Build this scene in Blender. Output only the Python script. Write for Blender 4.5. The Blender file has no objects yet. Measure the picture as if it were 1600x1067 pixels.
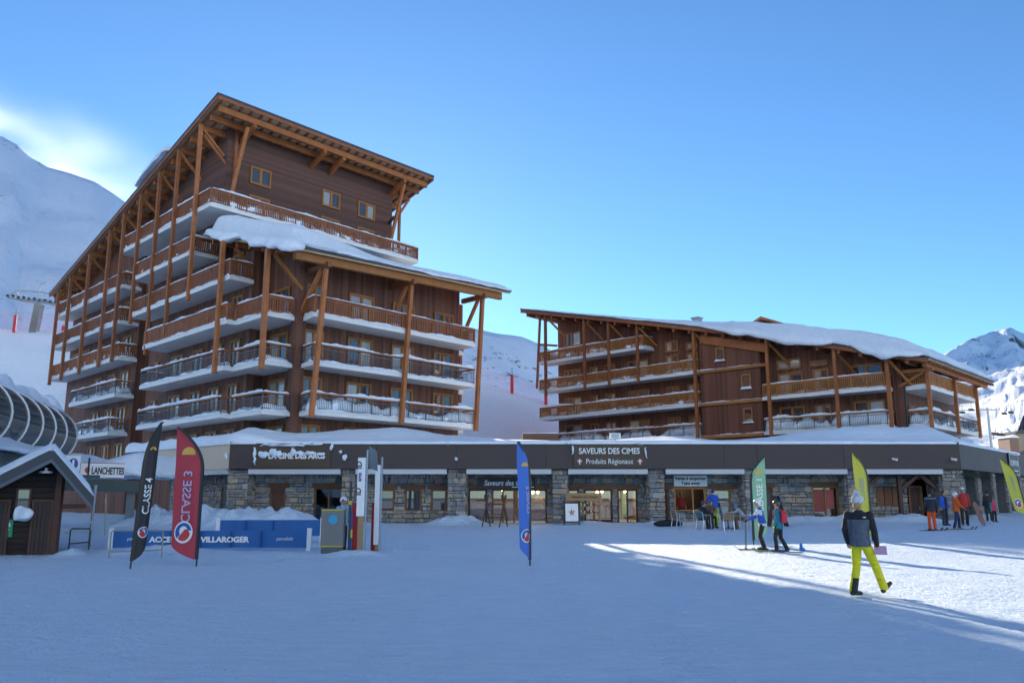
import bpy, bmesh, math, random
from mathutils import Vector, Matrix, noise
random.seed(7)
rad = math.radians
scene = bpy.context.scene
COL = scene.collection
# ------------------------------------------------------------------ camera
cam_d = bpy.data.cameras.new('camera'); cam = bpy.data.objects.new('camera', cam_d); COL.objects.link(cam)
cam_d.sensor_width = 36.0; cam_d.lens = 29.025; cam_d.clip_start = 0.1; cam_d.clip_end = 20000
cam.location = (0, 0, 1.7); cam.rotation_euler = (rad(90 + 10.732), 0, 0)
scene.camera = cam
# ------------------------------------------------------------------ sky and sun
SUN_AZ, SUN_EL = -11.0, 16.0          # degrees; azimuth measured from straight ahead, left negative
world = bpy.data.worlds.new('World'); scene.world = world; world.use_nodes = True
wn = world.node_tree; bg = wn.nodes['Background']
sky = wn.nodes.new('ShaderNodeTexSky'); sky.sky_type = 'NISHITA'; sky.sun_disc = False
sky.sun_elevation = rad(SUN_EL); sky.sun_rotation = rad(SUN_AZ)
sky.altitude = 2000; sky.air_density = 1.0; sky.dust_density = 0.22; sky.ozone_density = 4.5
tint = wn.nodes.new('ShaderNodeMix'); tint.data_type = 'RGBA'; tint.blend_type = 'MULTIPLY'; tint.inputs[0].default_value = 1.0; tint.inputs[7].default_value = (0.74, 0.885, 0.91, 1)
wn.links.new(sky.outputs['Color'], tint.inputs[6]); wn.links.new(tint.outputs[2], bg.inputs['Color']); bg.inputs['Strength'].default_value = 0.105
sun_d = bpy.data.lights.new('sun', 'SUN'); sun_d.energy = 4.5; sun_d.angle = rad(0.53); sun_d.color = (1.0, 0.86, 0.66)
sun = bpy.data.objects.new('sun', sun_d); COL.objects.link(sun)
sv = Vector((math.sin(rad(SUN_AZ)) * math.cos(rad(SUN_EL)), math.cos(rad(SUN_AZ)) * math.cos(rad(SUN_EL)), math.sin(rad(SUN_EL))))
sun.rotation_euler = sv.to_track_quat('Z', 'Y').to_euler(); sun.location = (0, 0, 60)
scene.view_settings.view_transform = 'Standard'; scene.view_settings.look = 'None'
scene.view_settings.exposure = 1.25; scene.view_settings.gamma = 1.0
scene.render.engine = 'CYCLES'
scene.cycles.use_denoising = True; scene.cycles.denoiser = 'OPENIMAGEDENOISE'
scene.cycles.max_bounces = 8; scene.cycles.transparent_max_bounces = 12
scene.cycles.sample_clamp_indirect = 6.0

# ------------------------------------------------------------------ helpers
Z = Vector((0, 0, 1))
def V(*a): return Vector(a)
def org(o):
    p = Vector((0, 0, 0))
    while o is not None:
        p += o.location; o = o.parent
    return p
class Frame:
    def __init__(s, o, au, av):
        s.o = V(o[0], o[1], 0); a = rad(au); b = rad(av)
        s.u = V(math.sin(a), math.cos(a), 0); s.v = V(-math.sin(b), math.cos(b), 0)
        d = s.u.x * s.v.y - s.u.y * s.v.x
        s.ru = V(s.v.y / d, -s.v.x / d, 0); s.rv = V(-s.u.y / d, s.u.x / d, 0)
    def __call__(s, u, v, z): return s.o + s.u * u + s.v * v + Z * z
WORLD = Frame((0, 0), 90, 0)      # u = X, v = Y
class MB:
    def __init__(s): s.v = []; s.f = []; s.m = []
    def add(s, pts, faces, mi=0):
        n = len(s.v); s.v += [Vector(p) for p in pts]
        for f in faces: s.f.append([n + i for i in f]); s.m.append(mi)
        return s
    def box(s, u0, u1, v0, v1, z0, z1, fr=WORLD, mi=0):
        if u0 > u1: u0, u1 = u1, u0
        if v0 > v1: v0, v1 = v1, v0
        P = [fr(u, v, z) for z in (z0, z1) for (u, v) in ((u0, v0), (u1, v0), (u1, v1), (u0, v1))]
        return s.add(P, [(3, 2, 1, 0), (4, 5, 6, 7), (0, 1, 5, 4), (1, 2, 6, 5), (2, 3, 7, 6), (3, 0, 4, 7)], mi)
    def beam(s, p, q, w, h, up=Z, mi=0):
        p = Vector(p); q = Vector(q); d = (q - p).normalized()
        x = d.cross(up)
        if x.length < 1e-4: x = d.cross(V(0, 1, 0))
        x.normalize(); y = x.cross(d).normalized()
        P = [c + x * (w / 2 * a) + y * (h / 2 * b) for c in (p, q) for (a, b) in ((-1, -1), (1, -1), (1, 1), (-1, 1))]
        return s.add(P, [(0, 1, 2, 3), (7, 6, 5, 4), (0, 4, 5, 1), (1, 5, 6, 2), (2, 6, 7, 3), (3, 7, 4, 0)], mi)
    def tube(s, pts, r, n=8, mi=0, caps=True):
        pts = [Vector(p) for p in pts]; rs = r if isinstance(r, (list, tuple)) else [r] * len(pts)
        base = len(s.v); x = None
        for i, p in enumerate(pts):
            d = (pts[min(i + 1, len(pts) - 1)] - pts[max(i - 1, 0)]).normalized()
            if x is not None: x = x - d * x.dot(d)
            if x is None or x.length < 1e-3: x = d.cross(Z) if abs(d.z) < 0.95 else d.cross(V(0, 1, 0))
            x.normalize(); y = x.cross(d)
            for k in range(n):
                a = 2 * math.pi * k / n; s.v.append(p + (x * math.cos(a) + y * math.sin(a)) * rs[i])
        for i in range(len(pts) - 1):
            for k in range(n):
                a = base + i * n + k; b = base + i * n + (k + 1) % n
                s.f.append([a, b, b + n, a + n]); s.m.append(mi)
        if caps:
            s.f.append([base + k for k in range(n)][::-1]); s.m.append(mi)
            e = base + (len(pts) - 1) * n; s.f.append([e + k for k in range(n)]); s.m.append(mi)
        return s
    def prism(s, poly, ext, mi=0):      # poly of world points, extruded by vector ext
        n = len(poly); P = [Vector(p) for p in poly] + [Vector(p) + ext for p in poly]
        F = [list(range(n))[::-1], list(range(n, 2 * n))] + [[i, (i + 1) % n, n + (i + 1) % n, n + i] for i in range(n)]
        return s.add(P, F, mi)
    def ball(s, c, r, nu=10, nv=6, sc=(1, 1, 1), mi=0):
        P = []; F = []; c = Vector(c)
        for j in range(nv + 1):
            t = math.pi * j / nv
            for i in range(nu):
                a = 2 * math.pi * i / nu
                P.append(c + V(math.sin(t) * math.cos(a) * sc[0], math.sin(t) * math.sin(a) * sc[1], math.cos(t) * sc[2]) * r)
        for j in range(nv):
            for i in range(nu):
                F.append([j * nu + i, (j + 1) * nu + i, (j + 1) * nu + (i + 1) % nu, j * nu + (i + 1) % nu])
        return s.add(P, F, mi)
    def grid(s, P, nx, ny, mi=0, closed=False):   # P[j*nx+i]
        F = [[j * nx + i, j * nx + (i + 1) % nx, (j + 1) * nx + (i + 1) % nx, (j + 1) * nx + i] for j in range(ny - 1) for i in range(nx if closed else nx - 1)]
        return s.add(P, F, mi)
    def build(s, name, mat, parent=None, smooth=False, fix=True):
        o0 = org(parent) if parent else V(0, 0, 0)
        me = bpy.data.meshes.new(name)
        me.from_pydata([p - o0 for p in s.v], [], s.f)
        mats = mat if isinstance(mat, (list, tuple)) else [mat]
        for m in mats: me.materials.append(m)
        if len(mats) > 1: me.polygons.foreach_set('material_index', s.m)
        if fix:
            bm = bmesh.new(); bm.from_mesh(me); bmesh.ops.recalc_face_normals(bm, faces=bm.faces); bm.to_mesh(me); bm.free()
        if smooth: me.polygons.foreach_set('use_smooth', [True] * len(me.polygons))
        me.update()
        o = bpy.data.objects.new(name, me); COL.objects.link(o)
        if parent: o.parent = parent
        return o
def tag(o, label, cat=None, group=None, kind=None):
    o['label'] = label
    if cat: o['category'] = cat
    if group: o['group'] = group
    if kind: o['kind'] = kind
    return o
def root(name, loc, label, cat, group=None):
    o = bpy.data.objects.new(name, None); COL.objects.link(o); o.location = loc; o.empty_display_size = 0.3
    return tag(o, label, cat, group)
def inst(name, me, parent, loc, scale=(1, 1, 1), rotz=0.0):
    o = bpy.data.objects.new(name, me); COL.objects.link(o)
    if parent: o.parent = parent; loc = Vector(loc) - org(parent)
    o.location = loc; o.scale = scale; o.rotation_euler = (0, 0, rotz)
    return o
def fbm(p, o=4): return noise.fractal(p, 0.9, 2.1, o, noise_basis='PERLIN_ORIGINAL')
def lerp(a, b, t): return a + (b - a) * t
def sstep(a, b, x):
    t = max(0.0, min(1.0, (x - a) / (b - a))); return t * t * (3 - 2 * t)
def poly(xs, x):
    for (a, ya), (b, yb) in zip(xs, xs[1:]):
        if x <= b or (b, yb) == xs[-1]: return ya + (yb - ya) * (x - a) / (b - a)

# ------------------------------------------------------------------ materials
def nodes(name):
    m = bpy.data.materials.new(name); m.use_nodes = True
    nt = m.node_tree; return m, nt, nt.nodes['Principled BSDF'], nt.links
def N(nt, t, **kw):
    n = nt.nodes.new('ShaderNode' + t)
    for k, v in kw.items():
        if k in n.inputs: n.inputs[k].default_value = v
        else: setattr(n, k, v)
    return n
def mixcol(nt, fac, a, b):
    n = nt.nodes.new('ShaderNodeMix'); n.data_type = 'RGBA'
    for i, x in ((0, fac), (6, a), (7, b)):
        if hasattr(x, 'is_linked'): nt.links.new(x, n.inputs[i])
        else: n.inputs[i].default_value = x if i == 0 else (*x, 1)
    return n.outputs[2]
def mul(c, k): return tuple(x * k for x in c)
def simple(name, col, rough=0.6, var=0.25, scale=2.0, bump=0.0, bscale=20.0, metallic=0.0, spec=0.5, stretch=None, rnd=0.0, coat=0.0):
    m, nt, b, L = nodes(name)
    co = N(nt, 'NewGeometry').outputs['Position']
    if stretch:
        mp = N(nt, 'Mapping'); mp.inputs['Scale'].default_value = stretch; L.new(co, mp.inputs['Vector']); co = mp.outputs['Vector']
    nz = N(nt, 'TexNoise', Scale=scale, Detail=6.0, Roughness=0.6); L.new(co, nz.inputs['Vector'])
    c = mixcol(nt, nz.outputs['Fac'], mul(col, 1 - var), mul(col, 1 + var))
    if rnd:
        oi = N(nt, 'ObjectInfo'); c = mixcol(nt, oi.outputs['Random'], mul(col, 1 - rnd), c) if False else c
        hs = N(nt, 'HueSaturation'); mr = N(nt, 'MapRange'); mr.inputs['To Min'].default_value = 1 - rnd; mr.inputs['To Max'].default_value = 1 + rnd
        L.new(oi.outputs['Random'], mr.inputs['Value']); L.new(mr.outputs['Result'], hs.inputs['Value']); L.new(c, hs.inputs['Color']); c = hs.outputs['Color']
    L.new(c, b.inputs['Base Color'])
    b.inputs['Roughness'].default_value = rough; b.inputs['Metallic'].default_value = metallic
    b.inputs['Specular IOR Level'].default_value = spec; b.inputs['Coat Weight'].default_value = coat
    if bump:
        n2 = N(nt, 'TexNoise', Scale=bscale, Detail=5.0); L.new(co, n2.inputs['Vector'])
        bp = N(nt, 'Bump', Strength=bump, Distance=0.02); L.new(n2.outputs['Fac'], bp.inputs['Height']); L.new(bp.outputs['Normal'], b.inputs['Normal'])
    return m
def clad(name, col, direction, pitch, var=0.3):
    m, nt, b, L = nodes(name)
    pos = N(nt, 'NewGeometry').outputs['Position']
    d = N(nt, 'VectorMath', operation='DOT_PRODUCT'); L.new(pos, d.inputs[0]); d.inputs[1].default_value = Vector(direction) / pitch
    fl = N(nt, 'Math', operation='FLOOR'); L.new(d.outputs['Value'], fl.inputs[0])
    fr = N(nt, 'Math', operation='FRACT'); L.new(d.outputs['Value'], fr.inputs[0])
    wn_ = N(nt, 'TexWhiteNoise', noise_dimensions='1D'); L.new(fl.outputs[0], wn_.inputs['W'])
    nz = N(nt, 'TexNoise', Scale=1.3, Detail=7.0, Roughness=0.65); L.new(pos, nz.inputs['Vector'])
    c1 = mixcol(nt, wn_.outputs['Value'], mul(col, 1 - var), mul(col, 1 + var))
    c2 = mixcol(nt, nz.outputs['Fac'], mul(col, 0.75), mul(col, 1.35))
    mx = N(nt, 'Mix'); mx.data_type = 'RGBA'; mx.inputs[0].default_value = 0.4; L.new(c1, mx.inputs[6]); L.new(c2, mx.inputs[7])
    L.new(mx.outputs[2], b.inputs['Base Color'])
    # groove profile
    a = N(nt, 'Math', operation='SUBTRACT'); L.new(fr.outputs[0], a.inputs[0]); a.inputs[1].default_value = 0.5
    ab = N(nt, 'Math', operation='ABSOLUTE'); L.new(a.outputs[0], ab.inputs[0])
    gt = N(nt, 'MapRange'); gt.inputs['From Min'].default_value = 0.40; gt.inputs['From Max'].default_value = 0.48; gt.inputs['To Min'].default_value = 1; gt.inputs['To Max'].default_value = 0
    L.new(ab.outputs[0], gt.inputs['Value'])
    bp = N(nt, 'Bump', Strength=0.9, Distance=0.015); L.new(gt.outputs['Result'], bp.inputs['Height']); L.new(bp.outputs['Normal'], b.inputs['Normal'])
    b.inputs['Roughness'].default_value = 0.65; b.inputs['Specular IOR Level'].default_value = 0.3
    return m
def snow_mat(name, col, scales, strength, dist):
    m, nt, b, L = nodes(name)
    pos = N(nt, 'NewGeometry').outputs['Position']
    h = None
    for sc, w in scales:
        nz = N(nt, 'TexNoise', Scale=sc, Detail=6.0, Roughness=0.62); L.new(pos, nz.inputs['Vector'])
        k = N(nt, 'Math', operation='MULTIPLY'); L.new(nz.outputs['Fac'], k.inputs[0]); k.inputs[1].default_value = w
        if h is None: h = k
        else:
            ad = N(nt, 'Math', operation='ADD'); L.new(h.outputs[0], ad.inputs[0]); L.new(k.outputs[0], ad.inputs[1]); h = ad
    bp = N(nt, 'Bump', Strength=strength, Distance=dist); L.new(h.outputs[0], bp.inputs['Height']); L.new(bp.outputs['Normal'], b.inputs['Normal'])
    nz = N(nt, 'TexNoise', Scale=0.35, Detail=5.0); L.new(pos, nz.inputs['Vector'])
    mpn = N(nt, 'Mapping'); mpn.inputs['Scale'].default_value = (0.8, 2.6, 2.0); mpn.inputs['Rotation'].default_value = (0, 0, 0.12); L.new(pos, mpn.inputs['Vector'])
    nf = N(nt, 'TexNoise', Scale=2.2, Detail=9.0, Roughness=0.7); L.new(mpn.outputs['Vector'], nf.inputs['Vector'])
    mf = N(nt, 'MapRange'); mf.inputs['From Min'].default_value = 0.35; mf.inputs['From Max'].default_value = 0.68; L.new(nf.outputs['Fac'], mf.inputs['Value'])
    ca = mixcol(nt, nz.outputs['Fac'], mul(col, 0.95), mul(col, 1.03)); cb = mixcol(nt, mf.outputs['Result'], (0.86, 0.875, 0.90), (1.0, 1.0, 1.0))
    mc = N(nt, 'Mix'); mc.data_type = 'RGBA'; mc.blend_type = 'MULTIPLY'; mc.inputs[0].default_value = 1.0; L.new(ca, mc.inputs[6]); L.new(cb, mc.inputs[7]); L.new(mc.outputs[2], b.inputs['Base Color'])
    b.inputs['Roughness'].default_value = 0.55; b.inputs['Specular IOR Level'].default_value = 0.25
    return m
def glass_mat(name, dark=(0.015, 0.02, 0.028), light=(0.42, 0.42, 0.40), share=0.45):
    m, nt, b, L = nodes(name)     # window glass over a room or a drawn curtain
    oi = N(nt, 'ObjectInfo'); r = N(nt, 'ValToRGB'); r.color_ramp.interpolation = 'CONSTANT'
    e = r.color_ramp.elements; e[0].color = (*dark, 1); e[1].position = 1 - share; e[1].color = (*light, 1)
    L.new(oi.outputs['Random'], r.inputs['Fac'])
    pos = N(nt, 'NewGeometry').outputs['Position']; nz = N(nt, 'TexNoise', Scale=0.9, Detail=3.0); L.new(pos, nz.inputs['Vector'])
    L.new(mixcol(nt, 0.35, (0, 0, 0), (0, 0, 0)), b.inputs['Base Color'])
    mx = N(nt, 'Mix'); mx.data_type = 'RGBA'; mx.blend_type = 'MULTIPLY'; mx.inputs[0].default_value = 0.5
    L.new(r.outputs['Color'], mx.inputs[6]); L.new(nz.outputs['Color'], mx.inputs[7]); L.new(mx.outputs[2], b.inputs['Base Color'])
    b.inputs['Roughness'].default_value = 0.5; b.inputs['Coat Weight'].default_value = 1.0; b.inputs['Coat Roughness'].default_value = 0.015; b.inputs['Coat IOR'].default_value = 2.0
    return m
def clear_glass(name):
    m = bpy.data.materials.new(name); m.use_nodes = True; nt = m.node_tree; nt.nodes.clear(); L = nt.links
    out = N(nt, 'OutputMaterial'); t = N(nt, 'BsdfTransparent'); g = N(nt, 'BsdfGlossy', Roughness=0.01)
    t.inputs['Color'].default_value = (0.82, 0.86, 0.86, 1)
    fr = N(nt, 'Fresnel', IOR=2.1); mx = N(nt, 'MixShader')
    L.new(fr.outputs[0], mx.inputs[0]); L.new(t.outputs[0], mx.inputs[1]); L.new(g.outputs[0], mx.inputs[2]); L.new(mx.outputs[0], out.inputs['Surface'])
    return m
def net_mat(name, col, open_share):
    m = bpy.data.materials.new(name); m.use_nodes = True; nt = m.node_tree; b = nt.nodes['Principled BSDF']; L = nt.links
    b.inputs['Base Color'].default_value = (*col, 1); b.inputs['Roughness'].default_value = 0.8; b.inputs['Alpha'].default_value = 1 - open_share
    return m
def emit(name, col, s):
    m, nt, b, L = nodes(name); b.inputs['Emission Color'].default_value = (*col, 1); b.inputs['Emission Strength'].default_value = s
    b.inputs['Base Color'].default_value = (*col, 1); return m

FM = Frame((-13.374, 51.0), 42, 45)       # main chalet block: u along its front, v back along its side
FR = Frame((30.725, 65.0), 43, 45)        # second block
wood = simple('timber_beam', (0.34, 0.115, 0.032), 0.6, 0.5, 1.6, 0.3, 30, rnd=0.22)
wood_red = simple('timber_rail', (0.25, 0.086, 0.033), 0.6, 0.5, 1.6, 0.3, 30, rnd=0.15)
wood_gold = simple('timber_gold', (0.36, 0.14, 0.034), 0.6, 0.35, 3.0, 0.3, 30, rnd=0.2)
wood_frame = simple('timber_window_frame', (0.31, 0.13, 0.032), 0.55, 0.3, 4.0, 0.2, 30, rnd=0.12)
wood_dark = simple('timber_dark', (0.075, 0.03, 0.017), 0.65, 0.35, 3.0, 0.3, 30, rnd=0.2)
soffit = simple('soffit_boards', (0.55, 0.38, 0.23), 0.7, 0.3, 2.0, 0.2, 12)
dM = FM.ru + FM.rv; dR = FR.ru + FR.rv
clad_v = clad('cladding_vertical', (0.15, 0.066, 0.043), dM, 0.21, 0.5)
clad_h = clad('cladding_horizontal', (0.125, 0.066, 0.053), (0, 0, 1), 0.2, 0.42)
clad_r = clad('cladding_second', (0.15, 0.061, 0.039), dR, 0.24, 0.5)
white = simple('white_render', (0.74, 0.74, 0.73), 0.7, 0.06, 1.0, 0.1, 10)
slate = simple('slate_edge', (0.05, 0.055, 0.065), 0.5, 0.3, 4.0)
metal = simple('galvanised_steel', (0.33, 0.36, 0.40), 0.45, 0.2, 5.0, metallic=0.6)
metal_dark = simple('dark_steel', (0.04, 0.045, 0.05), 0.45, 0.2, 5.0, metallic=0.3)
snow = snow_mat('snow_soft', (0.80, 0.88, 0.97), [(1.6, 1.0), (6.0, 0.35), (22, 0.08)], 0.5, 0.12)
railing_m = simple('railing_steel', (0.11, 0.12, 0.145), 0.45, 0.2, 5.0, metallic=0.3)
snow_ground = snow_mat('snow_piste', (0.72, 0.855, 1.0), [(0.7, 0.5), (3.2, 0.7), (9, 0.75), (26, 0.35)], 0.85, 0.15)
def add_tracks(m):
    nt = m.node_tree; L = nt.links; pos = N(nt, 'NewGeometry').outputs['Position']; bp = [n for n in nt.nodes if n.bl_idname == 'ShaderNodeBump'][0]
    src = bp.inputs['Height'].links[0].from_socket; last = src
    def acc(sock, w):
        nonlocal last
        k = N(nt, 'Math', operation='MULTIPLY_ADD'); L.new(sock, k.inputs[0]); k.inputs[1].default_value = w; L.new(last, k.inputs[2]); last = k.outputs[0]
    for rz, sc, w in ((0.35, 0.45, 0.16), (-0.6, 0.33, 0.16), (1.25, 0.38, 0.14)):        # ski and groomer tracks
        mp = N(nt, 'Mapping'); mp.inputs['Rotation'].default_value = (0, 0, rz); L.new(pos, mp.inputs['Vector'])
        wv = N(nt, 'TexWave', Scale=sc, Distortion=9.0, Detail=3.0); wv.inputs['Detail Scale'].default_value = 0.5; L.new(mp.outputs['Vector'], wv.inputs['Vector'])
        pw = N(nt, 'Math', operation='POWER'); L.new(wv.outputs['Fac'], pw.inputs[0]); pw.inputs[1].default_value = 7.0
        msk = N(nt, 'TexNoise', Scale=0.25 + abs(rz) * 0.1, Detail=2.0); L.new(pos, msk.inputs['Vector']); mr = N(nt, 'MapRange'); mr.inputs['From Min'].default_value = 0.45; mr.inputs['From Max'].default_value = 0.6; L.new(msk.outputs['Fac'], mr.inputs['Value'])
        mm = N(nt, 'Math', operation='MULTIPLY'); L.new(pw.outputs[0], mm.inputs[0]); L.new(mr.outputs['Result'], mm.inputs[1]); acc(mm.outputs[0], -w * 0.5)
    vo = N(nt, 'TexVoronoi', Scale=3.3); vo.inputs['Randomness'].default_value = 1.0; L.new(pos, vo.inputs['Vector'])      # boot prints
    mr = N(nt, 'MapRange'); mr.inputs['From Min'].default_value = 0.05; mr.inputs['From Max'].default_value = 0.32; L.new(vo.outputs['Distance'], mr.inputs['Value'])
    acc(mr.outputs['Result'], 0.16)
    L.new(last, bp.inputs['Height'])
add_tracks(snow_ground)
glass = glass_mat('window_glass')
glass_dark = glass_mat('window_glass_dark', share=0.0001)
shop_glass = clear_glass('shop_glass')
# ------------------------------------------------------------------ ground and terrain
def bumpf(x, y, cx, cy, rx, ry, h):
    d = ((x - cx) / rx) ** 2 + ((y - cy) / ry) ** 2
    return h * math.exp(-d * 1.6) if d < 4 else 0.0
MOUNDS = [(-15.2, 42.6, 3.2, 1.6, 0.95), (-11.5, 42.9, 2.6, 1.4, 0.85), (-18.5, 42.0, 2.2, 1.6, 0.8), (-3.3, 46.2, 1.4, 1.1, 0.55), (-2.2, 46.5, 0.9, 0.8, 0.25),
          (-8.0, 45.9, 2.8, 0.9, 0.15), (4.1, 46.4, 1.3, 0.8, 0.16), (7.8, 46.4, 1.1, 0.7, 0.12), (15.6, 45.9, 2.6, 1.2, 0.32), (18.2, 45.8, 1.6, 1.1, 0.25), (21.4, 45.6, 1.9, 1.2, 0.42),
          (27.5, 49.0, 1.6, 1.0, 0.2), (-11.9, 26.2, 0.8, 0.55, 0.16), (-13.1, 25.2, 0.45, 0.3, 0.3), (-11.4, 27.8, 1.6, 0.9, 0.2), (-4.6, 25.6, 0.9, 0.45, 0.17), (-7.0, 25.5, 2.5, 0.5, 0.08), (-3.6, 27.2, 1.0, 0.5, 0.12)]
def gz(x, y):
    z = 0.012 * max(0.0, min(y, 62.0) - 25) * (1 + max(0.0, min(1.0, x / 25)))
    if y > -30 and y < 80 and abs(x) < 70:
        z += 0.05 * noise.noise(V(x * 0.22, y * 0.22, 1.3)) + 0.022 * noise.noise(V(x * 0.9, y * 0.9, 4.1)) + 0.013 * noise.noise(V(x * 2.2, y * 2.2, 9.0))
        if 6 < y < 52 and -26 < x < 36: z += 0.016 * noise.noise(V(x * 3.4, y * 3.4, 2.0)) * (0.5 + noise.noise(V(x * 0.3, y * 0.3, 8.0))) + 0.011 * abs(noise.noise(V(x * 1.6, y * 5.0, 3.0)))
        if 18 < y < 60:
            for m in MOUNDS:
                b = bumpf(x, y, *m)
                if b > 0.004: z += b * (1 + 0.35 * noise.noise(V(x * 1.7, y * 1.7, 2.0)) + 0.2 * noise.noise(V(x * 4, y * 4, 5.0)))
        if -24 < x < -2 and 22 < y < 33: z += 0.05 * abs(noise.noise(V(x * 1.9, y * 1.9, 7.7)))
    return z
def spaced(a, b, step, far):
    xs = []; x = a
    while x <= b: xs.append(x); x += step
    s = step; l = a
    while l > -far: s *= 1.22; l -= s; xs.insert(0, l)
    s = step; r = xs[-1]
    while r < far: s *= 1.22; r += s; xs.append(r)
    return xs
gx = spaced(-24, 33, 0.15, 6000); gy = spaced(7, 50, 0.13, 6000)
g = MB(); g.grid([V(x, y, gz(x, y)) for y in gy for x in gx], len(gx), len(gy))
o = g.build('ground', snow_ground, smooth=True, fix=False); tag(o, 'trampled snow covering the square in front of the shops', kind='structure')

def mountain_mat(name, rock_lo, rock_hi, scale, snowc=(0.82, 0.89, 0.97), bstr=0.6, bdist=3.0):
    m, nt, b, L = nodes(name)
    ge = N(nt, 'NewGeometry'); pos = ge.outputs['Position']
    sx = N(nt, 'SeparateXYZ'); L.new(ge.outputs['Normal'], sx.inputs[0])
    nz = N(nt, 'TexNoise', Scale=scale, Detail=9.0, Roughness=0.68); L.new(pos, nz.inputs['Vector'])
    n2 = N(nt, 'TexNoise', Scale=scale * 0.22, Detail=3.0); L.new(pos, n2.inputs['Vector'])
    ad = N(nt, 'Math', operation='ADD'); L.new(nz.outputs['Fac'], ad.inputs[0]); L.new(n2.outputs['Fac'], ad.inputs[1])
    sb = N(nt, 'Math', operation='SUBTRACT'); L.new(ad.outputs[0], sb.inputs[0]); L.new(sx.outputs['Z'], sb.inputs[1])
    mr = N(nt, 'MapRange'); mr.inputs['From Min'].default_value = rock_lo; mr.inputs['From Max'].default_value = rock_hi; L.new(sb.outputs[0], mr.inputs['Value'])
    n3 = N(nt, 'TexNoise', Scale=scale * 3.2, Detail=10.0, Roughness=0.72); L.new(pos, n3.inputs['Vector'])
    cl = N(nt, 'MapRange'); cl.inputs['From Min'].default_value = 0.40; cl.inputs['From Max'].default_value = 0.56; L.new(n2.outputs['Fac'], cl.inputs['Value'])
    sp = N(nt, 'MapRange'); sp.inputs['From Min'].default_value = 0.575; sp.inputs['From Max'].default_value = 0.63; L.new(n3.outputs['Fac'], sp.inputs['Value'])
    sm = N(nt, 'Math', operation='MULTIPLY'); L.new(cl.outputs['Result'], sm.inputs[0]); L.new(sp.outputs['Result'], sm.inputs[1])
    mxr = N(nt, 'Math', operation='MAXIMUM'); L.new(mr.outputs['Result'], mxr.inputs[0]); L.new(sm.outputs[0], mxr.inputs[1])
    L.new(mixcol(nt, mxr.outputs[0], snowc, (0.11, 0.11, 0.12)), b.inputs['Base Color'])
    hs_ = N(nt, 'Math', operation='MULTIPLY_ADD'); L.new(n3.outputs['Fac'], hs_.inputs[0]); hs_.inputs[1].default_value = 0.45; L.new(nz.outputs['Fac'], hs_.inputs[2])
    bp = N(nt, 'Bump', Strength=bstr, Distance=bdist); L.new(hs_.outputs[0], bp.inputs['Height']); L.new(bp.outputs['Normal'], b.inputs['Normal'])
    b.inputs['Roughness'].default_value = 0.7; b.inputs['Specular IOR Level'].default_value = 0.15
    return m
def ridge(name, crest, face, back, nx, ny, amp, sc, mat, label, slope, jag=0.0, curve=1.0):
    """crest: list of (X, Y, Z) left to right; the face falls towards the camera with the given slope, the back falls away."""
    seg = [0.0]
    for a, b in zip(crest, crest[1:]): seg.append(seg[-1] + math.hypot(b[0] - a[0], b[1] - a[1]))
    P = []
    ts = [-(face) * (1 - j / (ny * 2 // 3)) for j in range(ny * 2 // 3)] + [back * k / (ny // 3) for k in range(ny - ny * 2 // 3)]
    rows = len(ts)
    for t in ts:
        for i in range(nx):
            s = seg[-1] * i / (nx - 1); k = 0
            while k < len(seg) - 2 and s > seg[k + 1]: k += 1
            w = (s - seg[k]) / (seg[k + 1] - seg[k]); c = V(*[lerp(crest[k][q], crest[k + 1][q], w) for q in range(3)])
            n = V(c.x, c.y, 0).normalized()
            p = c + n * t
            drop = (abs(t) ** curve) * (slope if t < 0 else 0.25)
            q = V(p.x, p.y, c.z * 0.5) / sc
            r = noise.ridged_multi_fractal(q, 0.9, 2.1, 6, 1.0, 2.0, noise_basis='PERLIN_ORIGINAL') - 1.0
            fade = min(1.0, abs(t) / (face * 0.12) + jag)
            P.append(V(p.x, p.y, c.z - drop + amp * r * fade))
    m = MB(); m.grid(P, nx, rows); o = m.build(name, mat, smooth=True, fix=False)
    return tag(o, label, kind='structure')
def at(px, py, Y):        # a point of the landscape seen along a sight line, at forward distance Y
    p = rad(10.732); dx = (px - 800) / 1290; dy = (533.5 - py) / 1290
    d = V(dx, math.cos(p) - math.sin(p) * dy, math.sin(p) + math.cos(p) * dy)
    return tuple(V(0, 0, 1.7) + d * (Y / d.y))
mt_mat = mountain_mat('mountain_snow', 0.56, 0.70, 0.016, bdist=9.0, bstr=0.6)
hill_mat = snow_mat('snow_slope', (0.82, 0.89, 0.97), [(0.05, 1.0), (0.4, 0.3), (2.5, 0.05)], 0.35, 0.5)
ridge('mountain', [at(-420, -60, 1500), at(-200, 90, 1500), at(-60, 178, 1480), at(0, 212, 1450), at(30, 228, 1440), at(50, 247, 1440), at(75, 262, 1430), at(110, 271, 1420), at(150, 285, 1410), at(180, 305, 1400), at(215, 330, 1400), at(330, 390, 1400), at(520, 450, 1450), at(690, 505, 1500), at(745, 514, 1500), at(775, 521, 1500), at(815, 526, 1500), at(850, 541, 1500), at(900, 572, 1500), at(1100, 640, 1550)],
      1350, 900, 260, 96, 13, 150, mt_mat, 'steep snowy mountainside rising behind the chalets', 0.72, 0.04)
far_mat = mountain_mat('far_peak_snow', 0.46, 0.62, 0.006, bdist=20.0)
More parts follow.
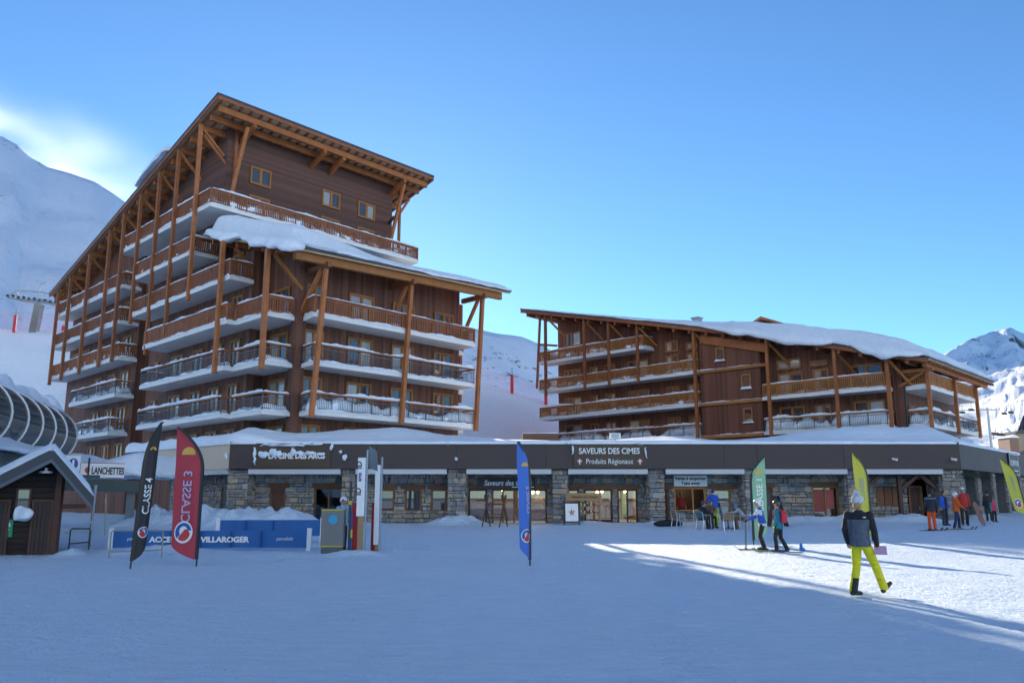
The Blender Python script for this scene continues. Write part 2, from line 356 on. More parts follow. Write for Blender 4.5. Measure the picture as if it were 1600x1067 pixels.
ridge('mountain', [at(1380, 600, 3600), at(1440, 572, 3600), at(1490, 543, 3600), at(1512, 530, 3600), at(1538, 523, 3650), at(1556, 519, 3700), at(1578, 512, 3700), at(1592, 519, 3700), at(1620, 530, 3700), at(1680, 500, 3800), at(1800, 520, 3800), at(2100, 640, 3800)],
      1500, 1500, 160, 70, 80, 420, far_mat, 'far pointed white peak beyond the second chalet', 0.62, 0.15)
ridge('hill', [at(1330, 640, 1250), at(1420, 610, 1250), at(1500, 597, 1250), at(1545, 590, 1250), at(1570, 582, 1260), at(1600, 574, 1280), at(1660, 560, 1300), at(1800, 545, 1300), at(2000, 560, 1300)],
      1000, 500, 140, 70, 12, 150, mountain_mat('sunny_slope_snow', 0.80, 0.95, 0.03, bdist=2.0), 'sunlit snow slope with ski runs beyond the second chalet', 0.165, 0.1, 1.0)
# near bank behind the chalets, its face steeper than the sun is high
ridge('hill', [at(-500, 490, 128), at(-200, 500, 124), at(0, 513, 120), at(105, 521, 118), at(300, 540, 118), at(560, 565, 116), at(740, 594, 114), at(800, 611, 114), at(870, 632, 114), at(960, 655, 114), at(1100, 680, 116), at(1400, 705, 120)],
      62, 300, 200, 60, 1.0, 22, hill_mat, 'smooth snow bank with a bright crest behind the chalets', 0.66, 0.0, 1.0)
# the other side of the valley, behind the photographer (out of view but for reflections; heightened to bounce sunlight into the shade)
ridge('mountain', [(2400, -300, 720), (1700, -1000, 920), (900, -1350, 1000), (0, -1450, 920), (-800, -1400, 1020), (-1700, -950, 940), (-2400, -300, 740)],
      1350, 600, 120, 36, 60, 240, mt_mat, 'unseen sunlit snowy mountainside across the valley, heightened as fill light', 0.66, 0.1)
# ------------------------------------------------------------------ building kit
SNOW_BITS = {}
def snow_strip(mb, pts, w, h, seed=0, lump=0.6, step=0.16, droop=0.0):
    """a lumpy ridge of snow lying along a line"""
    P = [Vector(p) for p in pts]; L = [0]
    for a, b in zip(P, P[1:]): L.append(L[-1] + (b - a).length)
    n = max(2, int(L[-1] / step)); ring = 7; G = []
    for i in range(n + 1):
        s = L[-1] * i / n; k = 0
        while k < len(L) - 2 and s > L[k + 1]: k += 1
        t = (s - L[k]) / max(1e-6, L[k + 1] - L[k]); c = P[k].lerp(P[k + 1], t)
        d = (P[k + 1] - P[k]).normalized(); x = d.cross(Z).normalized()
        e = min(1.0, min(s, L[-1] - s) / 0.18 + 0.25)
        hh = h * e * max(0.18, 1 + lump * 1.5 * noise.noise(V(s * 0.55, seed * 3.7, 0.5)) + lump * 0.75 * noise.noise(V(s * 1.9, seed, 7.5)) + lump * 0.35 * noise.noise(V(s * 6.0, seed, 2.5)))
        ww = w * (0.85 + 0.4 * noise.noise(V(s * 1.4, seed * 1.3, 3.0))) * (0.6 + 0.4 * e)
        for j in range(ring):
            a = math.pi * j / (ring - 1)
            G.append(c + x * (math.cos(a) * ww / 2 * (1.12 if 0 < j < ring - 1 else 0.9)) + Z * (math.sin(a) ** 0.7 * hh - (droop if j in (0, ring - 1) else 0)))
    nb = len(mb.v); mb.grid(G, ring, n + 1)
    mb.f.append([nb + j for j in range(ring)]); mb.m.append(0); mb.f.append([nb + n * ring + j for j in range(ring)][::-1]); mb.m.append(0)
    for i in range(n):
        mb.f.append([nb + i * ring, nb + (i + 1) * ring, nb + (i + 1) * ring + ring - 1, nb + i * ring + ring - 1]); mb.m.append(0)
def railing(fr, path, z, kind, slab, seed, snowmb, rail_mat):
    """path: (u, v) outline of the outer edge; builds handrail, balusters and posts as sub-parts of the slab"""
    pts = [fr(u, v, 0) for u, v in path]
    hr = MB(); ba = MB(); ps = ba
    top = z + 1.05
    for a, b in zip(pts, pts[1:]):
        L = (b - a).length; d = (b - a) / L
        if kind == 'wood':
            hr.beam(a + Z * top - d * 0.05, b + Z * top + d * 0.05, 0.14, 0.09)
            ba.beam(a + Z * (top - 0.11), b + Z * (top - 0.11), 0.05, 0.10); ba.beam(a + Z * (z + 0.13), b + Z * (z + 0.13), 0.05, 0.11)
            n = max(2, int(L / 0.155))
            for i in range(1, n):
                c = a.lerp(b, i / n); ba.beam(c + Z * (z + 0.15), c + Z * (top - 0.1), 0.085, 0.03, up=d.cross(Z))
            m = max(1, round(L / 1.35))
            for i in range(m + 1):
                c = a.lerp(b, i / m); ps.beam(c + Z * (z - 0.22), c + Z * top, 0.10, 0.10, up=d)
        else:
            hr.beam(a + Z * top - d * 0.05, b + Z * top + d * 0.05, 0.15, 0.10)
            ba.beam(a + Z * (top - 0.22), b + Z * (top - 0.22), 0.035, 0.04); ba.beam(a + Z * (z + 0.12), b + Z * (z + 0.12), 0.035, 0.04)
            n = max(2, int(L / 0.13))
            for i in range(1, n):
                c = a.lerp(b, i / n); ba.beam(c + Z * (z + 0.12), c + Z * (top - 0.22), 0.018, 0.018, up=d)
            m = max(1, round(L / 1.5))
            for i in range(m + 1):
                c = a.lerp(b, i / m); ps.beam(c + Z * z, c + Z * top, 0.05, 0.05, up=d)
        if L > 0.9:
            snow_strip(snowmb, [a + Z * (top + 0.04), b + Z * (top + 0.04)], 0.22, (0.075 if kind == 'wood' else 0.13) + 0.06 * random.random(), seed + L, 0.75)
    hr.build('handrail', rail_mat, slab); o = ba.build('balusters', rail_mat if kind == 'wood' else railing_m, slab); o['kind'] = 'stuff'
def balcony(bld, fr, outer, inner, z, kind, snowmb, seed, rail_mat, thick=0.26, drift=0.35):
    """outer: outline of the free edge; inner: points closing it along the wall"""
    m = MB(); polyp = [fr(u, v, z) for u, v in outer + inner]
    m.prism(polyp, Z * thick)
    slab = m.build('balcony', white, bld)
    c = sum(polyp, V(0, 0, 0)) / len(polyp)
    # railing sits a hand's width inside the slab edge
    cu = sum(u for u, v in outer + inner) / len(outer + inner); cv = sum(v for u, v in outer + inner) / len(outer + inner)
    path = [(u + (0.07 if u < cu else -0.07), v + (0.07 if v < cv else -0.07)) for u, v in outer]
    railing(fr, path, z + thick, kind, slab, seed, snowmb, rail_mat)
    # snow lying on the slab behind the bars and on its edge
    pp = [fr(u, v, z + thick - 0.01) for u, v in path]
    for a, b in zip(pp, pp[1:]):
        L = (b - a).length
        if L > 0.8:
            d = (b - a).normalized(); x = d.cross(Z); s = 1 if (V(c.x, c.y, 0) - V(a.x, a.y, 0)).dot(x) > 0 else -1
            snow_strip(snowmb, [a + x * s * 0.28, b + x * s * 0.28], 0.62, drift * (0.8 + 0.5 * random.random()), seed + 11 + L, 0.55)
            snow_strip(snowmb, [a - x * s * 0.04, b - x * s * 0.04], 0.16, 0.10, seed + 17 + L, 0.9)
    return slab
def window(bld, fr, plane, c, out, a0, a1, z0, z1, split=2, fmat=None, gmat=None, name='window', sill=True):
    """a timber window set in the wall plane; plane 'u' means the wall is u = c; out = outward sign along that axis"""
    fmat = fmat or wood_frame; gmat = gmat or glass
    def bx(m, x0, x1, zz0, zz1, d0, d1):
        if plane == 'u': m.box(c + out * d0, c + out * d1, x0, x1, zz0, zz1, fr)
        else: m.box(x0, x1, c + out * d0, c + out * d1, zz0, zz1, fr)
    m = MB(); w = 0.11
    bx(m, a0, a1, z1 - w, z1, 0.003, 0.13); bx(m, a0, a1, z0, z0 + w, 0.003, 0.13)
    bx(m, a0, a0 + w, z0 + w, z1 - w, 0.003, 0.125); bx(m, a1 - w, a1, z0 + w, z1 - w, 0.003, 0.125)
    wd = (a1 - a0 - 2 * w)
    cuts = [a0 + w + wd * i / split for i in range(split + 1)]
    for x in cuts[1:-1]: bx(m, x - 0.07, x + 0.07, z0 + w, z1 - w, 0.003, 0.115)
    o = m.build(name, fmat, bld)
    for i in range(split):
        p = MB(); e0 = 0.07 if i else 0.03; e1 = 0.07 if i < split - 1 else 0.03
        bx(p, cuts[i] + e0, cuts[i + 1] - e1, z0 + w + 0.02, z1 - w - 0.02, 0.006, 0.03)
        p.build('pane', gmat, o)
        s = MB(); x0, x1 = cuts[i] + (0.07 if i else 0), cuts[i + 1] - (0.07 if i < split - 1 else 0)
        for (q0, q1, r0, r1) in ((x0, x1, z1 - w - 0.06, z1 - w), (x0, x1, z0 + w, z0 + w + 0.06), (x0, x0 + 0.05, z0 + w + 0.06, z1 - w - 0.06), (x1 - 0.05, x1, z0 + w + 0.06, z1 - w - 0.06)):
            bx(s, q0, q1, r0, r1, 0.01, 0.08)
        s.build('sash', fmat, o)
    return o
def post(bld, p, q, w=0.24, mat=None, name='post'):
    m = MB(); m.beam(p, q, w, w, up=FM.u); return m.build(name, mat or wood, bld)
def roof_snow(name, label, surf, nx, ny, thick, edges, seed, over=0.35, sag=0.25, mat=None, wave=0.6):
    """surf(s,t) gives the roof top; edges = rounding distance as share of s and t; edge rows bulge out and hang down"""
    top = []; bot = []
    for j in range(ny):
        t = j / (ny - 1)
        for i in range(nx):
            s = i / (nx - 1)
            p = surf(s, t); es = min(s, 1 - s) / edges[0]; et = min(t, 1 - t) / edges[1]
            e = min(1.0, es) ; f = min(1.0, et)
            k = math.sqrt(max(0.0, 1 - (1 - e) ** 2)) * math.sqrt(max(0.0, 1 - (1 - f) ** 2))
            h = thick(s, t) * (0.28 + 0.72 * k) * (1 + 0.16 * noise.noise(V(p.x * 0.35, p.y * 0.35, seed)) + 0.06 * noise.noise(V(p.x * 1.3, p.y * 1.3, seed + 3)))
            top.append(p + Z * h); bot.append(p + Z * 0.012)
    m = MB(); m.grid(top, nx, ny)
    # rim: bulging snow that curls over the edge
    loop = [(i, 0) for i in range(nx)] + [(nx - 1, j) for j in range(1, ny)] + [(i, ny - 1) for i in range(nx - 2, -1, -1)] + [(0, j) for j in range(ny - 2, 0, -1)]
    c = sum(top, V(0, 0, 0)) / len(top)
    rings = [[], [], [], []]
    for q, (i, j) in enumerate(loop):
        tp = top[j * nx + i]; bp = bot[j * nx + i]
        s = i / (nx - 1); t = j / (ny - 1)
        ii = min(max(i, 1), nx - 2); jj = min(max(j, 1), ny - 2)
        out = (tp - top[jj * nx + ii]); out.z = 0
        out = out.normalized() if out.length > 1e-5 else V(0, 0, 0)
        T = thick(s, t)
        a = q * 0.11 * (len(loop) / len(loop))
        wv = 0.5 + 0.9 * noise.noise(V(tp.x * wave, tp.y * wave, seed + 9)) + 0.35 * noise.noise(V(tp.x * wave * 3, tp.y * wave * 3, seed + 19))
        wv = max(0.0, min(1.2, wv)); ov = over(s, t) if callable(over) else over; sg = sag(s, t) if callable(sag) else sag
        rings[0].append(tp + out * (ov * 0.55 * (0.5 + wv)) - Z * (T * 0.06))
        rings[1].append(tp + out * (ov * 0.95 * (0.5 + wv)) - Z * (T * 0.30 + sg * 0.4 * wv))
        rings[2].append(tp.lerp(bp, 0.75) + out * (ov * 0.85 * (0.5 + wv)) - Z * (sg * 1.0 * wv))
        rings[3].append(bp + out * (ov * 0.25) - Z * (sg * 0.75 * wv) * (1 if ov > 0.05 else 0))
    n = len(loop); base = len(m.v)
    for r in rings: m.v += r
    idx0 = [j * nx + i for i, j in loop]
    prev = idx0
    for k in range(4):
        cur = [base + k * n + q for q in range(n)]
        for q in range(n): m.f.append([prev[q], prev[(q + 1) % n], cur[(q + 1) % n], cur[q]]); m.m.append(0)
        prev = cur
    b0 = len(m.v); m.v += bot
    last = [b0 + i for i in idx0]
    for q in range(n): m.f.append([prev[q], prev[(q + 1) % n], last[(q + 1) % n], last[q]]); m.m.append(0)
    for j in range(ny - 1):
        for i in range(nx - 1): m.f.append([b0 + j * nx + i, b0 + (j + 1) * nx + i, b0 + (j + 1) * nx + i + 1, b0 + j * nx + i + 1]); m.m.append(0)
    o = m.build(name, mat or snow, smooth=True)
    return tag(o, label, kind='stuff')

# ------------------------------------------------------------------ main chalet block
A = root('apartment_chalet', FM.o, 'tall dark brown timber chalet block with stepped shed roofs and many balconies', 'building')
bsn = MB()
zr = lambda v: 29.45 - 0.243 * (v - 7.5)            # tower roof underside along v
zl = lambda u, v: 16.35 + 0.042 * (u + 2.4) + 0.285 * (v + 2.5)   # lower roof underside
S = {k: 6.63 + 3.0 * (k - 2) for k in range(1, 8)}
def wall(fr, bld, pts_uv, z0, ztop, mat, name='wall'):
    m = MB(); n = len(pts_uv)
    lo = [fr(u, v, z0) for u, v in pts_uv]; hi = [fr(u, v, ztop(u, v)) for u, v in pts_uv]
    m.add(lo + hi, [list(range(n))[::-1], list(range(n, 2 * n))] + [[i, (i + 1) % n, n + (i + 1) % n, n + i] for i in range(n)])
    return m.build(name, mat, bld)
wall(FM, A, [(0, 0), (14.0, 0), (14.0, 9.9), (0, 9.9)], -0.5, lambda u, v: zl(u, v) - 0.02, clad_v)
wall(FM, A, [(-1.2, 4.3), (0.1, 4.3), (0.1, 20.9), (-1.2, 20.9)], -0.5, lambda u, v: 18.7 if v > 10 else min(18.7, zl(u, v) - 0.3), clad_v)
wall(FM, A, [(-0.15, 9.95), (14.8, 9.95), (14.8, 40.6), (-0.15, 40.6)], -0.5, lambda u, v: zr(v) - 0.02, clad_h)
wall(FM, A, [(-1.2, 23.4), (-0.1, 23.4), (-0.1, 40.4), (-1.2, 40.4)], -0.5, lambda u, v: zr(v) - 0.03, clad_v)
wall(FM, A, [(-0.9, 10.0), (-0.1, 10.0), (-0.1, 23.5), (-0.9, 23.5)], 18.5, lambda u, v: zr(v) - 0.035, clad_h)
wall(FM, A, [(-0.45, -0.35), (0.22, -0.35), (0.22, 0.3), (-0.45, 0.3)], -0.2, lambda u, v: 16.2, clad_v, 'corner_column')
# roofs: boarded deck, slate edge
def roofplate(bld, name, corners, zf, t, mat, name2=None, inset=0.0):
    m = MB(); P = [FM(u, v, zf(u, v)) for u, v in corners]; m.prism(P, Z * t); return m.build(name, mat, bld)
r1 = roofplate(A, 'roof_deck', [(-3.1, 7.45), (17.4, 7.45), (17.4, 42.0), (-3.1, 42.0)], lambda u, v: zr(v) + 0.0, 0.12, soffit)
e = MB(); T = lambda u, v: FM(u, v, zr(v) + 0.13)
e.prism([T(-3.18, 7.38), T(17.48, 7.38), T(17.48, 42.1), T(-3.18, 42.1)], Z * 0.16); e.build('roof_covering', slate, A)
for (a, b, nm) in (((-3.14, 7.41), (17.44, 7.41), 'eave_board'), ((-3.14, 7.45), (-3.14, 42.0), 'verge_board'), ((17.44, 7.45), (17.44, 42.0), 'verge_board')):
    m = MB(); m.beam(FM(*a, zr(a[1]) - 0.02), FM(*b, zr(b[1]) - 0.02), 0.06, 0.26); m.build(nm, wood_red, A)
r2 = roofplate(A, 'roof_deck', [(-2.45, -2.7), (16.9, -2.7), (16.9, 9.9), (-2.45, 9.9)], zl, 0.12, soffit)
e = MB(); T2 = lambda u, v: FM(u, v, zl(u, v) + 0.13)
e.prism([T2(-2.52, -2.78), T2(17.0, -2.78), T2(17.0, 9.93), T2(-2.52, 9.93)], Z * 0.14); e.build('roof_covering', slate, A)
# purlins of the tower roof run along the front and stick out over the side
for v in (8.0, 9.15):
    m = MB(); m.beam(FM(-2.75, v, zr(v) - 0.42), FM(17.1, v, zr(v) - 0.42), 0.26, 0.44); m.build('purlin', wood, A)
v = 10.6; k = 0
while v < 41.5:
    m = MB(); m.beam(FM(-2.8, v, zr(v) - 0.38), FM(-0.05, v, zr(v) - 0.38), 0.26, 0.42); m.build('purlin', wood, A)
    if v < 14: m = MB(); m.beam(FM(14.7, v, zr(v) - 0.38), FM(17.0, v, zr(v) - 0.38), 0.26, 0.42); m.build('purlin', wood, A)
    v += 1.62
for i in range(26):
    u = -2.75 + i * 0.8
    m = MB(); m.beam(FM(u, 7.5, zr(7.5) - 0.10), FM(u, 10.0 if u > -0.2 and u < 14.8 else 41.8, zr(10.0 if u > -0.2 and u < 14.8 else 41.8) - 0.10), 0.13, 0.19); m.build('rafter', wood_red, A)
# console beams and struts of the tower front
for u in (0.1, 6.3, 8.1, 14.5):
    m = MB(); m.beam(FM(u, 7.85, zr(7.85) - 0.78), FM(u, 10.0, zr(10) - 0.98), 0.26, 0.4); m.build('console_beam', wood, A)
for (p, q) in (((-1.2, 8.35, 22.9), (-0.35, 8.15, 28.35)), ((13.45, 8.35, 22.9), (14.65, 8.15, 28.35))):
    m = MB(); m.beam(FM(*p), FM(*q), 0.22, 0.26, up=FM.v); m.build('slanted_post', wood, A)
    m = MB(); m.beam(FM(p[0] + 0.3, 8.3, 25.2), FM(p[0] + 1.0, 9.95, 25.2), 0.2, 0.2); m.build('tie_beam', wood_dark, A)
for (p, q, w) in (((-0.3, 9.9, 21.9), (-0.3, 9.9, 28.6), 0.22), ((15.35, 9.6, 21.8), (15.35, 9.6, 28.3), 0.2)):
    post(A, FM(*p), FM(*q), w, wood_red)
for (p, q) in (((-2.7, 10.2, 27.6), (-0.5, 10.2, 25.6)), ((15.0, 9.7, 25.6), (16.5, 9.7, 27.9))):
    m = MB(); m.beam(FM(*p), FM(*q), 0.16, 0.18); m.build('brace', wood, A)
# side posts down the long facade
for v, z0 in ((10.15, 15.2), (13.7, 13.2), (17.0, 12.2), (20.55, 15.1), (23.9, 12.5), (26.9, 12.4), (31.6, 12.3), (36.3, 12.2), (39.6, 12.1)):
    o = post(A, FM(-3.0, v, z0), FM(-3.0, v, zr(v) - 0.5), 0.24, wood if v < 22 else wood_red)
    m = MB(); m.beam(FM(-2.9, v + 0.02, zr(v) - 0.7), FM(-1.1, v + 0.02, zr(v) - 2.3), 0.15, 0.17); m.build('brace', wood, A)
for v, z0, z1 in ((-0.35, 9.25, zl(-2.2, -0.35) - 0.25), (4.9, 9.5, zl(-2.2, 4.9) - 0.2)):
    post(A, FM(-2.75 if v < 3 else -3.2, v, z0), FM(-2.75 if v < 3 else -3.2, v, z1), 0.27)
    m = MB(); m.beam(FM(-2.3, v, z1 - 0.25), FM(-0.2, v, z1 - 2.1), 0.16, 0.2); m.build('brace', wood_gold, A)
# lower roof carpentry
m = MB(); m.beam(FM(-2.0, -2.25, zl(-2, -2.25) - 0.34), FM(16.3, -2.25, zl(16.3, -2.25) - 0.34), 0.3, 0.52); m.build('eave_beam', wood_gold, A)
for v in (-0.6, 1.2, 3.0, 4.8, 6.6, 8.4):
    m = MB(); m.beam(FM(-2.3, v, zl(-2.3, v) - 0.2), FM(0, v, zl(0, v) - 0.2), 0.22, 0.36); m.build('purlin', wood, A)
for i, u in enumerate((-0.25, 6.75, 13.75)):
    top = zl(u, -2.2) - 0.62
    m = MB(); m.beam(FM(u, -2.2, 6.45), FM(u + 0.6, -2.2, top - 0.15), 0.25, 0.27, up=FM.v); m.build('slanted_post', wood, A)
    m = MB(); m.beam(FM(u + 0.55, -2.7, top), FM(u + 0.55, 0.0, top), 0.26, 0.34); m.build('bracket_beam', wood_red, A)
    m = MB(); m.beam(FM(u + 0.45, -1.9, top - 0.2), FM(u + 0.1, -0.12, 13.0), 0.2, 0.22, up=FM.u); m.build('brace', wood, A)
m = MB(); m.beam(FM(15.25, 1.2, 8.9), FM(15.25, 1.2, 16.6), 0.22, 0.22, up=FM.u); m.build('post', wood_red, A)
# balconies
side_lo = ([(-0.45, -0.05), (-2.4, -0.05), (-2.4, 3.9), (-3.1, 3.9), (-3.1, 17.4), (-1.2, 17.4)], [(-1.2, 4.3), (0, 4.3), (0, -0.05)])
for k, kind in ((2, 'metal'), (3, 'metal'), (4, 'wood')):
    balcony(A, FM, side_lo[0], side_lo[1], S[k], kind, bsn, k * 5.1, wood_red, drift=0.3 if k < 4 else 0.2)
balcony(A, FM, [(-1.2, 4.15), (-2.95, 4.15), (-2.95, 21.0), (-1.2, 21.0)], [], S[5], 'wood', bsn, 31.3, wood_red, drift=0.22)
balcony(A, FM, [(-0.9, 10.35), (-2.95, 10.35), (-2.95, 21.0), (-0.9, 21.0)], [], S[6], 'wood', bsn, 37.7, wood_red, drift=0.5)
balcony(A, FM, [(14.8, 10.6), (16.4, 10.6), (16.4, 8.05), (-2.85, 8.05), (-2.85, 24.6), (-0.9, 24.6)], [(-0.9, 9.95), (14.8, 9.95)], S[7], 'wood', bsn, 41.9, wood_red, drift=0.55)
for k, kind, v0, v1 in ((5 + 1, 'wood', 23.6, 41.0), (5, 'wood', 23.6, 41.0), (4, 'wood', 23.3, 41.0), (3, 'metal', 23.3, 34.2), (2, 'metal', 24.0, 33.6)):
    balcony(A, FM, [(-1.2, v0), (-2.75, v0), (-2.75, v1), (-1.2, v1)], [], S[k], kind, bsn, 50 + k * 3.3, wood_red, drift=0.5)
for k, kind in ((2, 'metal'), (3, 'metal'), (4, 'wood')):
    balcony(A, FM, [(0.0, -0.36), (-0.25, -2.0), (13.85, -2.0), (13.85, 0.0)], [(0.25, 0.0)], S[k], kind, bsn, 70 + k * 2.7, wood_red, drift=0.7 if k == 2 else 0.2)
    balcony(A, FM, [(14.0, 0.9), (15.35, 0.9), (15.35, 6.5), (14.0, 6.5)], [], S[k] - 0.12, kind, bsn, 80 + k * 2.7, wood_red, drift=0.25)
# windows: front, four per storey
for k in (1, 2, 3, 4):
    f = S[k] + 0.26
    for (a0, a1) in ((0.3, 1.75), (3.65, 5.75), (7.4, 9.4), (11.35, 13.3)):
        window(A, FM, 'v', 0.0, -1, a0, a1, f + 0.05, f + 2.32)
for (a0, a1) in ((1.0, 2.75), (7.45, 9.2), (11.05, 12.85)):
    window(A, FM, 'v', 9.95, -1, a0, a1, 24.95, 26.35, gmat=glass_dark if a0 < 2 else glass)
    window(A, FM, 'v', 9.95, -1, a0, a1, 21.95, 24.05, gmat=glass_dark)
for k in (1, 2, 3, 4):
    f = S[k] + 0.26
    window(A, FM, 'u', 0.0, -1, 1.3, 3.5, f + 0.05, f + 2.3)
    for (a0, a1) in ((5.4, 6.8), (8.0, 9.6), (10.9, 12.6), (14.2, 16.2)):
        window(A, FM, 'u', -1.2, -1, a0, a1, f + 0.05, f + 2.25)
    window(A, FM, 'u', -1.2, -1, 18.6, 19.5, f + 0.9, f + 2.2, split=1)
for k in (1, 2, 3):
    f = S[k] + 0.26; window(A, FM, 'u', -0.15, -1, 21.7, 22.5, f + 1.0, f + 2.4, split=1)
for k in (5,):
    f = S[k] + 0.26
    for (a0, a1) in ((5.6, 7.0), (8.6, 10.2), (12.0, 13.8), (15.5, 17.3), (18.6, 20.0)):
        window(A, FM, 'u', -1.2, -1, a0, a1, f + 0.05, f + 2.25)
for k in (6, 7):
    f = S[k] + 0.26
    for (a0, a1) in ((11.2, 13.0), (14.6, 16.4), (18.2, 20.0), (21.5, 23.0)):
        if k == 6 or a1 < 22: window(A, FM, 'u', -0.9, -1, a0, a1, f + 0.05, f + 2.2)
for k in (1, 2, 3, 4, 5, 6):
    f = S[k] + 0.26
    for (a0, a1) in ((24.6, 26.4), (27.6, 29.2), (30.8, 32.6), (34.6, 36.4), (37.6, 39.2)):
        if zr(a1) - 0.6 > f + 2.2 and (k > 3 or a1 < 34): window(A, FM, 'u', -1.2, -1, a0, a1, f + 0.05, f + 2.2)
tag(bsn.build('balcony_snow', snow, smooth=True), 'lumpy snow lying on the rails and slabs of the tall chalet', kind='stuff')
# roof snow
def s_up(s, t): u = lerp(-3.1, 17.3, s); v = lerp(7.5, 42.0, t); return FM(u, v, zr(v) + 0.29)
roof_snow('roof_snow', 'thin wind-packed snow on the high shed roof of the tall chalet', s_up, 44, 60, lambda s, t: 0.22 + 0.25 * sstep(0.05, 0.4, t), (0.03, 0.02), 2.0, over=0.05, sag=0.0)
def s_bul(s, t): u = lerp(-3.2, -1.0, s); v = lerp(15.6, 21.2, t); return FM(u, v, zr(v) + 0.30 + 0.2 * 1)
roof_snow('roof_snow', 'bulging cornice of snow hanging on the high roof verge', s_bul, 14, 30, lambda s, t: 0.55 + 0.95 * math.sin(math.pi * min(1, t * 1.05)) ** 0.8, (0.35, 0.25), 5.0, over=0.28, sag=0.25)
def s_lo(s, t): u = lerp(-2.45, 16.9, s); v = lerp(-2.7, 8.6, t); return FM(u, v, zl(u, v) + 0.28)
roof_snow('roof_snow', 'thick snow blanket sagging over the lower chalet roof', s_lo, 70, 44, lambda s, t: lerp(1.5, 0.42, sstep(0.03, 0.42, s)) * (0.8 + 0.25 * t), (0.035, 0.07), 8.0,
          over=lambda s, t: 0.6 if s < 0.03 else 0.16, sag=lambda s, t: 1.15 * (1 - t * 0.6) if s < 0.03 else 0.16 * sstep(0.0, 0.5, s) + 0.03, wave=0.33)
# ------------------------------------------------------------------ second chalet block
B = root('apartment_chalet', FR.o, 'lower brown timber chalet block under a long sloping roof with a thick snow overhang', 'building')
bsn = MB()
RP = [(-6, 11.1), (-3.2, 11.85), (-0.7, 12.5), (11.2, 15.75), (23.9, 18.85), (42, 23.05)]
zR = lambda v: poly(RP, v)
q = {0: 3.95, 1: 7.03, 2: 10.02, 3: 13.05, 4: 16.15}
wall(FR, B, [(0, 0), (15.5, 0), (15.5, 11.2), (0, 11.2)], -0.5, lambda u, v: zR(v) - 0.02, clad_r)
wall(FR, B, [(-1.4, 11.2), (15.4, 11.2), (15.4, 17.3), (-1.4, 17.3)], -0.5, lambda u, v: zR(v) - 0.02, clad_r)
wall(FR, B, [(0, 17.3), (15.3, 17.3), (15.3, 36.2), (0, 36.2)], -0.5, lambda u, v: zR(v) - 0.02, clad_r)
wall(FR, B, [(-0.35, -0.35), (0.3, -0.35), (0.3, 0.35), (-0.35, 0.35)], -0.2, lambda u, v: 12.2, clad_r, 'corner_column')
m = MB(); m.tube([FR(-0.1, -0.42, 3.0), FR(-0.1, -0.42, 11.9)], 0.07, 8); m.build('drainpipe', metal_dark, B)
vs = [-3.0, -0.7, 11.2, 23.9, 39.8]
for (dz, t, off, mt, nm) in ((0.0, 0.12, 0.0, soffit, 'roof_deck'), (0.13, 0.14, 0.08, slate, 'roof_covering')):
    m = MB(); n = len(vs); P = []
    for j, v in enumerate(vs):
        vv = v + (-off if j == 0 else off if j == n - 1 else 0)
        for (u, z) in ((-2.3 - off, 0), (16.2 + off, 0), (16.2 + off, t), (-2.3 - off, t)): P.append(FR(u, vv, zR(vv) + dz + z))
    m.grid(P, 4, n, closed=True); m.f += [[0, 1, 2, 3], [4 * n - 1, 4 * n - 2, 4 * n - 3, 4 * n - 4]]; m.m += [0, 0]
    m.build(nm, mt, B)
for a, b in zip(vs, vs[1:]):
    m = MB(); m.beam(FR(-2.34, a, zR(a) - 0.05), FR(-2.34, b, zR(b) - 0.05), 0.07, 0.3); m.build('verge_board', wood_red, B)
v = -1.4
while v < 39.5:
    m = MB(); m.beam(FR(-2.15, v, zR(v) - 0.28), FR(0.0, v, zR(v) - 0.28), 0.26, 0.42); m.build('purlin', wood_red, B); v += 1.75
m = MB(); m.beam(FR(-2.2, 38.9, zR(38.9) - 0.3), FR(15.9, 38.9, zR(38.9) - 0.3), 0.28, 0.46); m.build('purlin', wood_red, B)
m = MB(); m.beam(FR(-2.2, 37.5, zR(37.5) - 0.3), FR(15.9, 37.5, zR(37.5) - 0.3), 0.28, 0.46); m.build('purlin', wood_red, B)
m = MB(); m.beam(FR(-1.75, -2.5, zR(-2.5) - 0.3), FR(15.8, -2.5, zR(-2.5) - 0.3), 0.28, 0.44); m.build('eave_beam', wood, B)
for i in range(23):
    u = -1.9 + i * 0.8; m = MB(); m.beam(FR(u, -3.15, zR(-3.15) - 0.1), FR(u, 0, zR(0) - 0.1), 0.12, 0.2); m.build('rafter', wood_red, B)
# posts
for v, z0 in ((36.35, 12.6), (30.8, 12.9), (27.57, 12.9), (23.97, 12.8), (17.5, 6.6), (10.2, 6.2), (4.28, 6.7), (0.17, 6.8)):
    m = MB(); m.beam(FR(-1.95, v, z0), FR(-1.95, v, zR(v) - 0.15), 0.26, 0.26, up=FR.u); m.build('post', wood if v < 20 else wood_red, B)
    m = MB(); m.beam(FR(-1.85, v - 0.1, zR(v) - 0.45), FR(-0.1 if v > 12 or v < 11 else -1.4, v - 1.1, zR(v) - 2.3), 0.15, 0.18); m.build('brace', wood_gold, B)
for u in (-0.35, 6.65, 13.1):
    m = MB(); m.beam(FR(u, -2.25, 6.9), FR(u + 0.1, -2.25, zR(-2.25) - 0.5), 0.26, 0.26, up=FR.u); m.build('post', wood, B)
    m = MB(); m.beam(FR(u + 0.05, -2.7, zR(-2.3) - 0.62), FR(u + 0.05, -0.05, zR(-2.3) - 0.62), 0.24, 0.28); m.build('bracket_beam', wood, B)
    m = MB(); m.beam(FR(u + 0.05, -2.0, zR(-2.3) - 0.8), FR(u + 0.05, -0.1, 10.35), 0.16, 0.2); m.build('brace', wood, B)
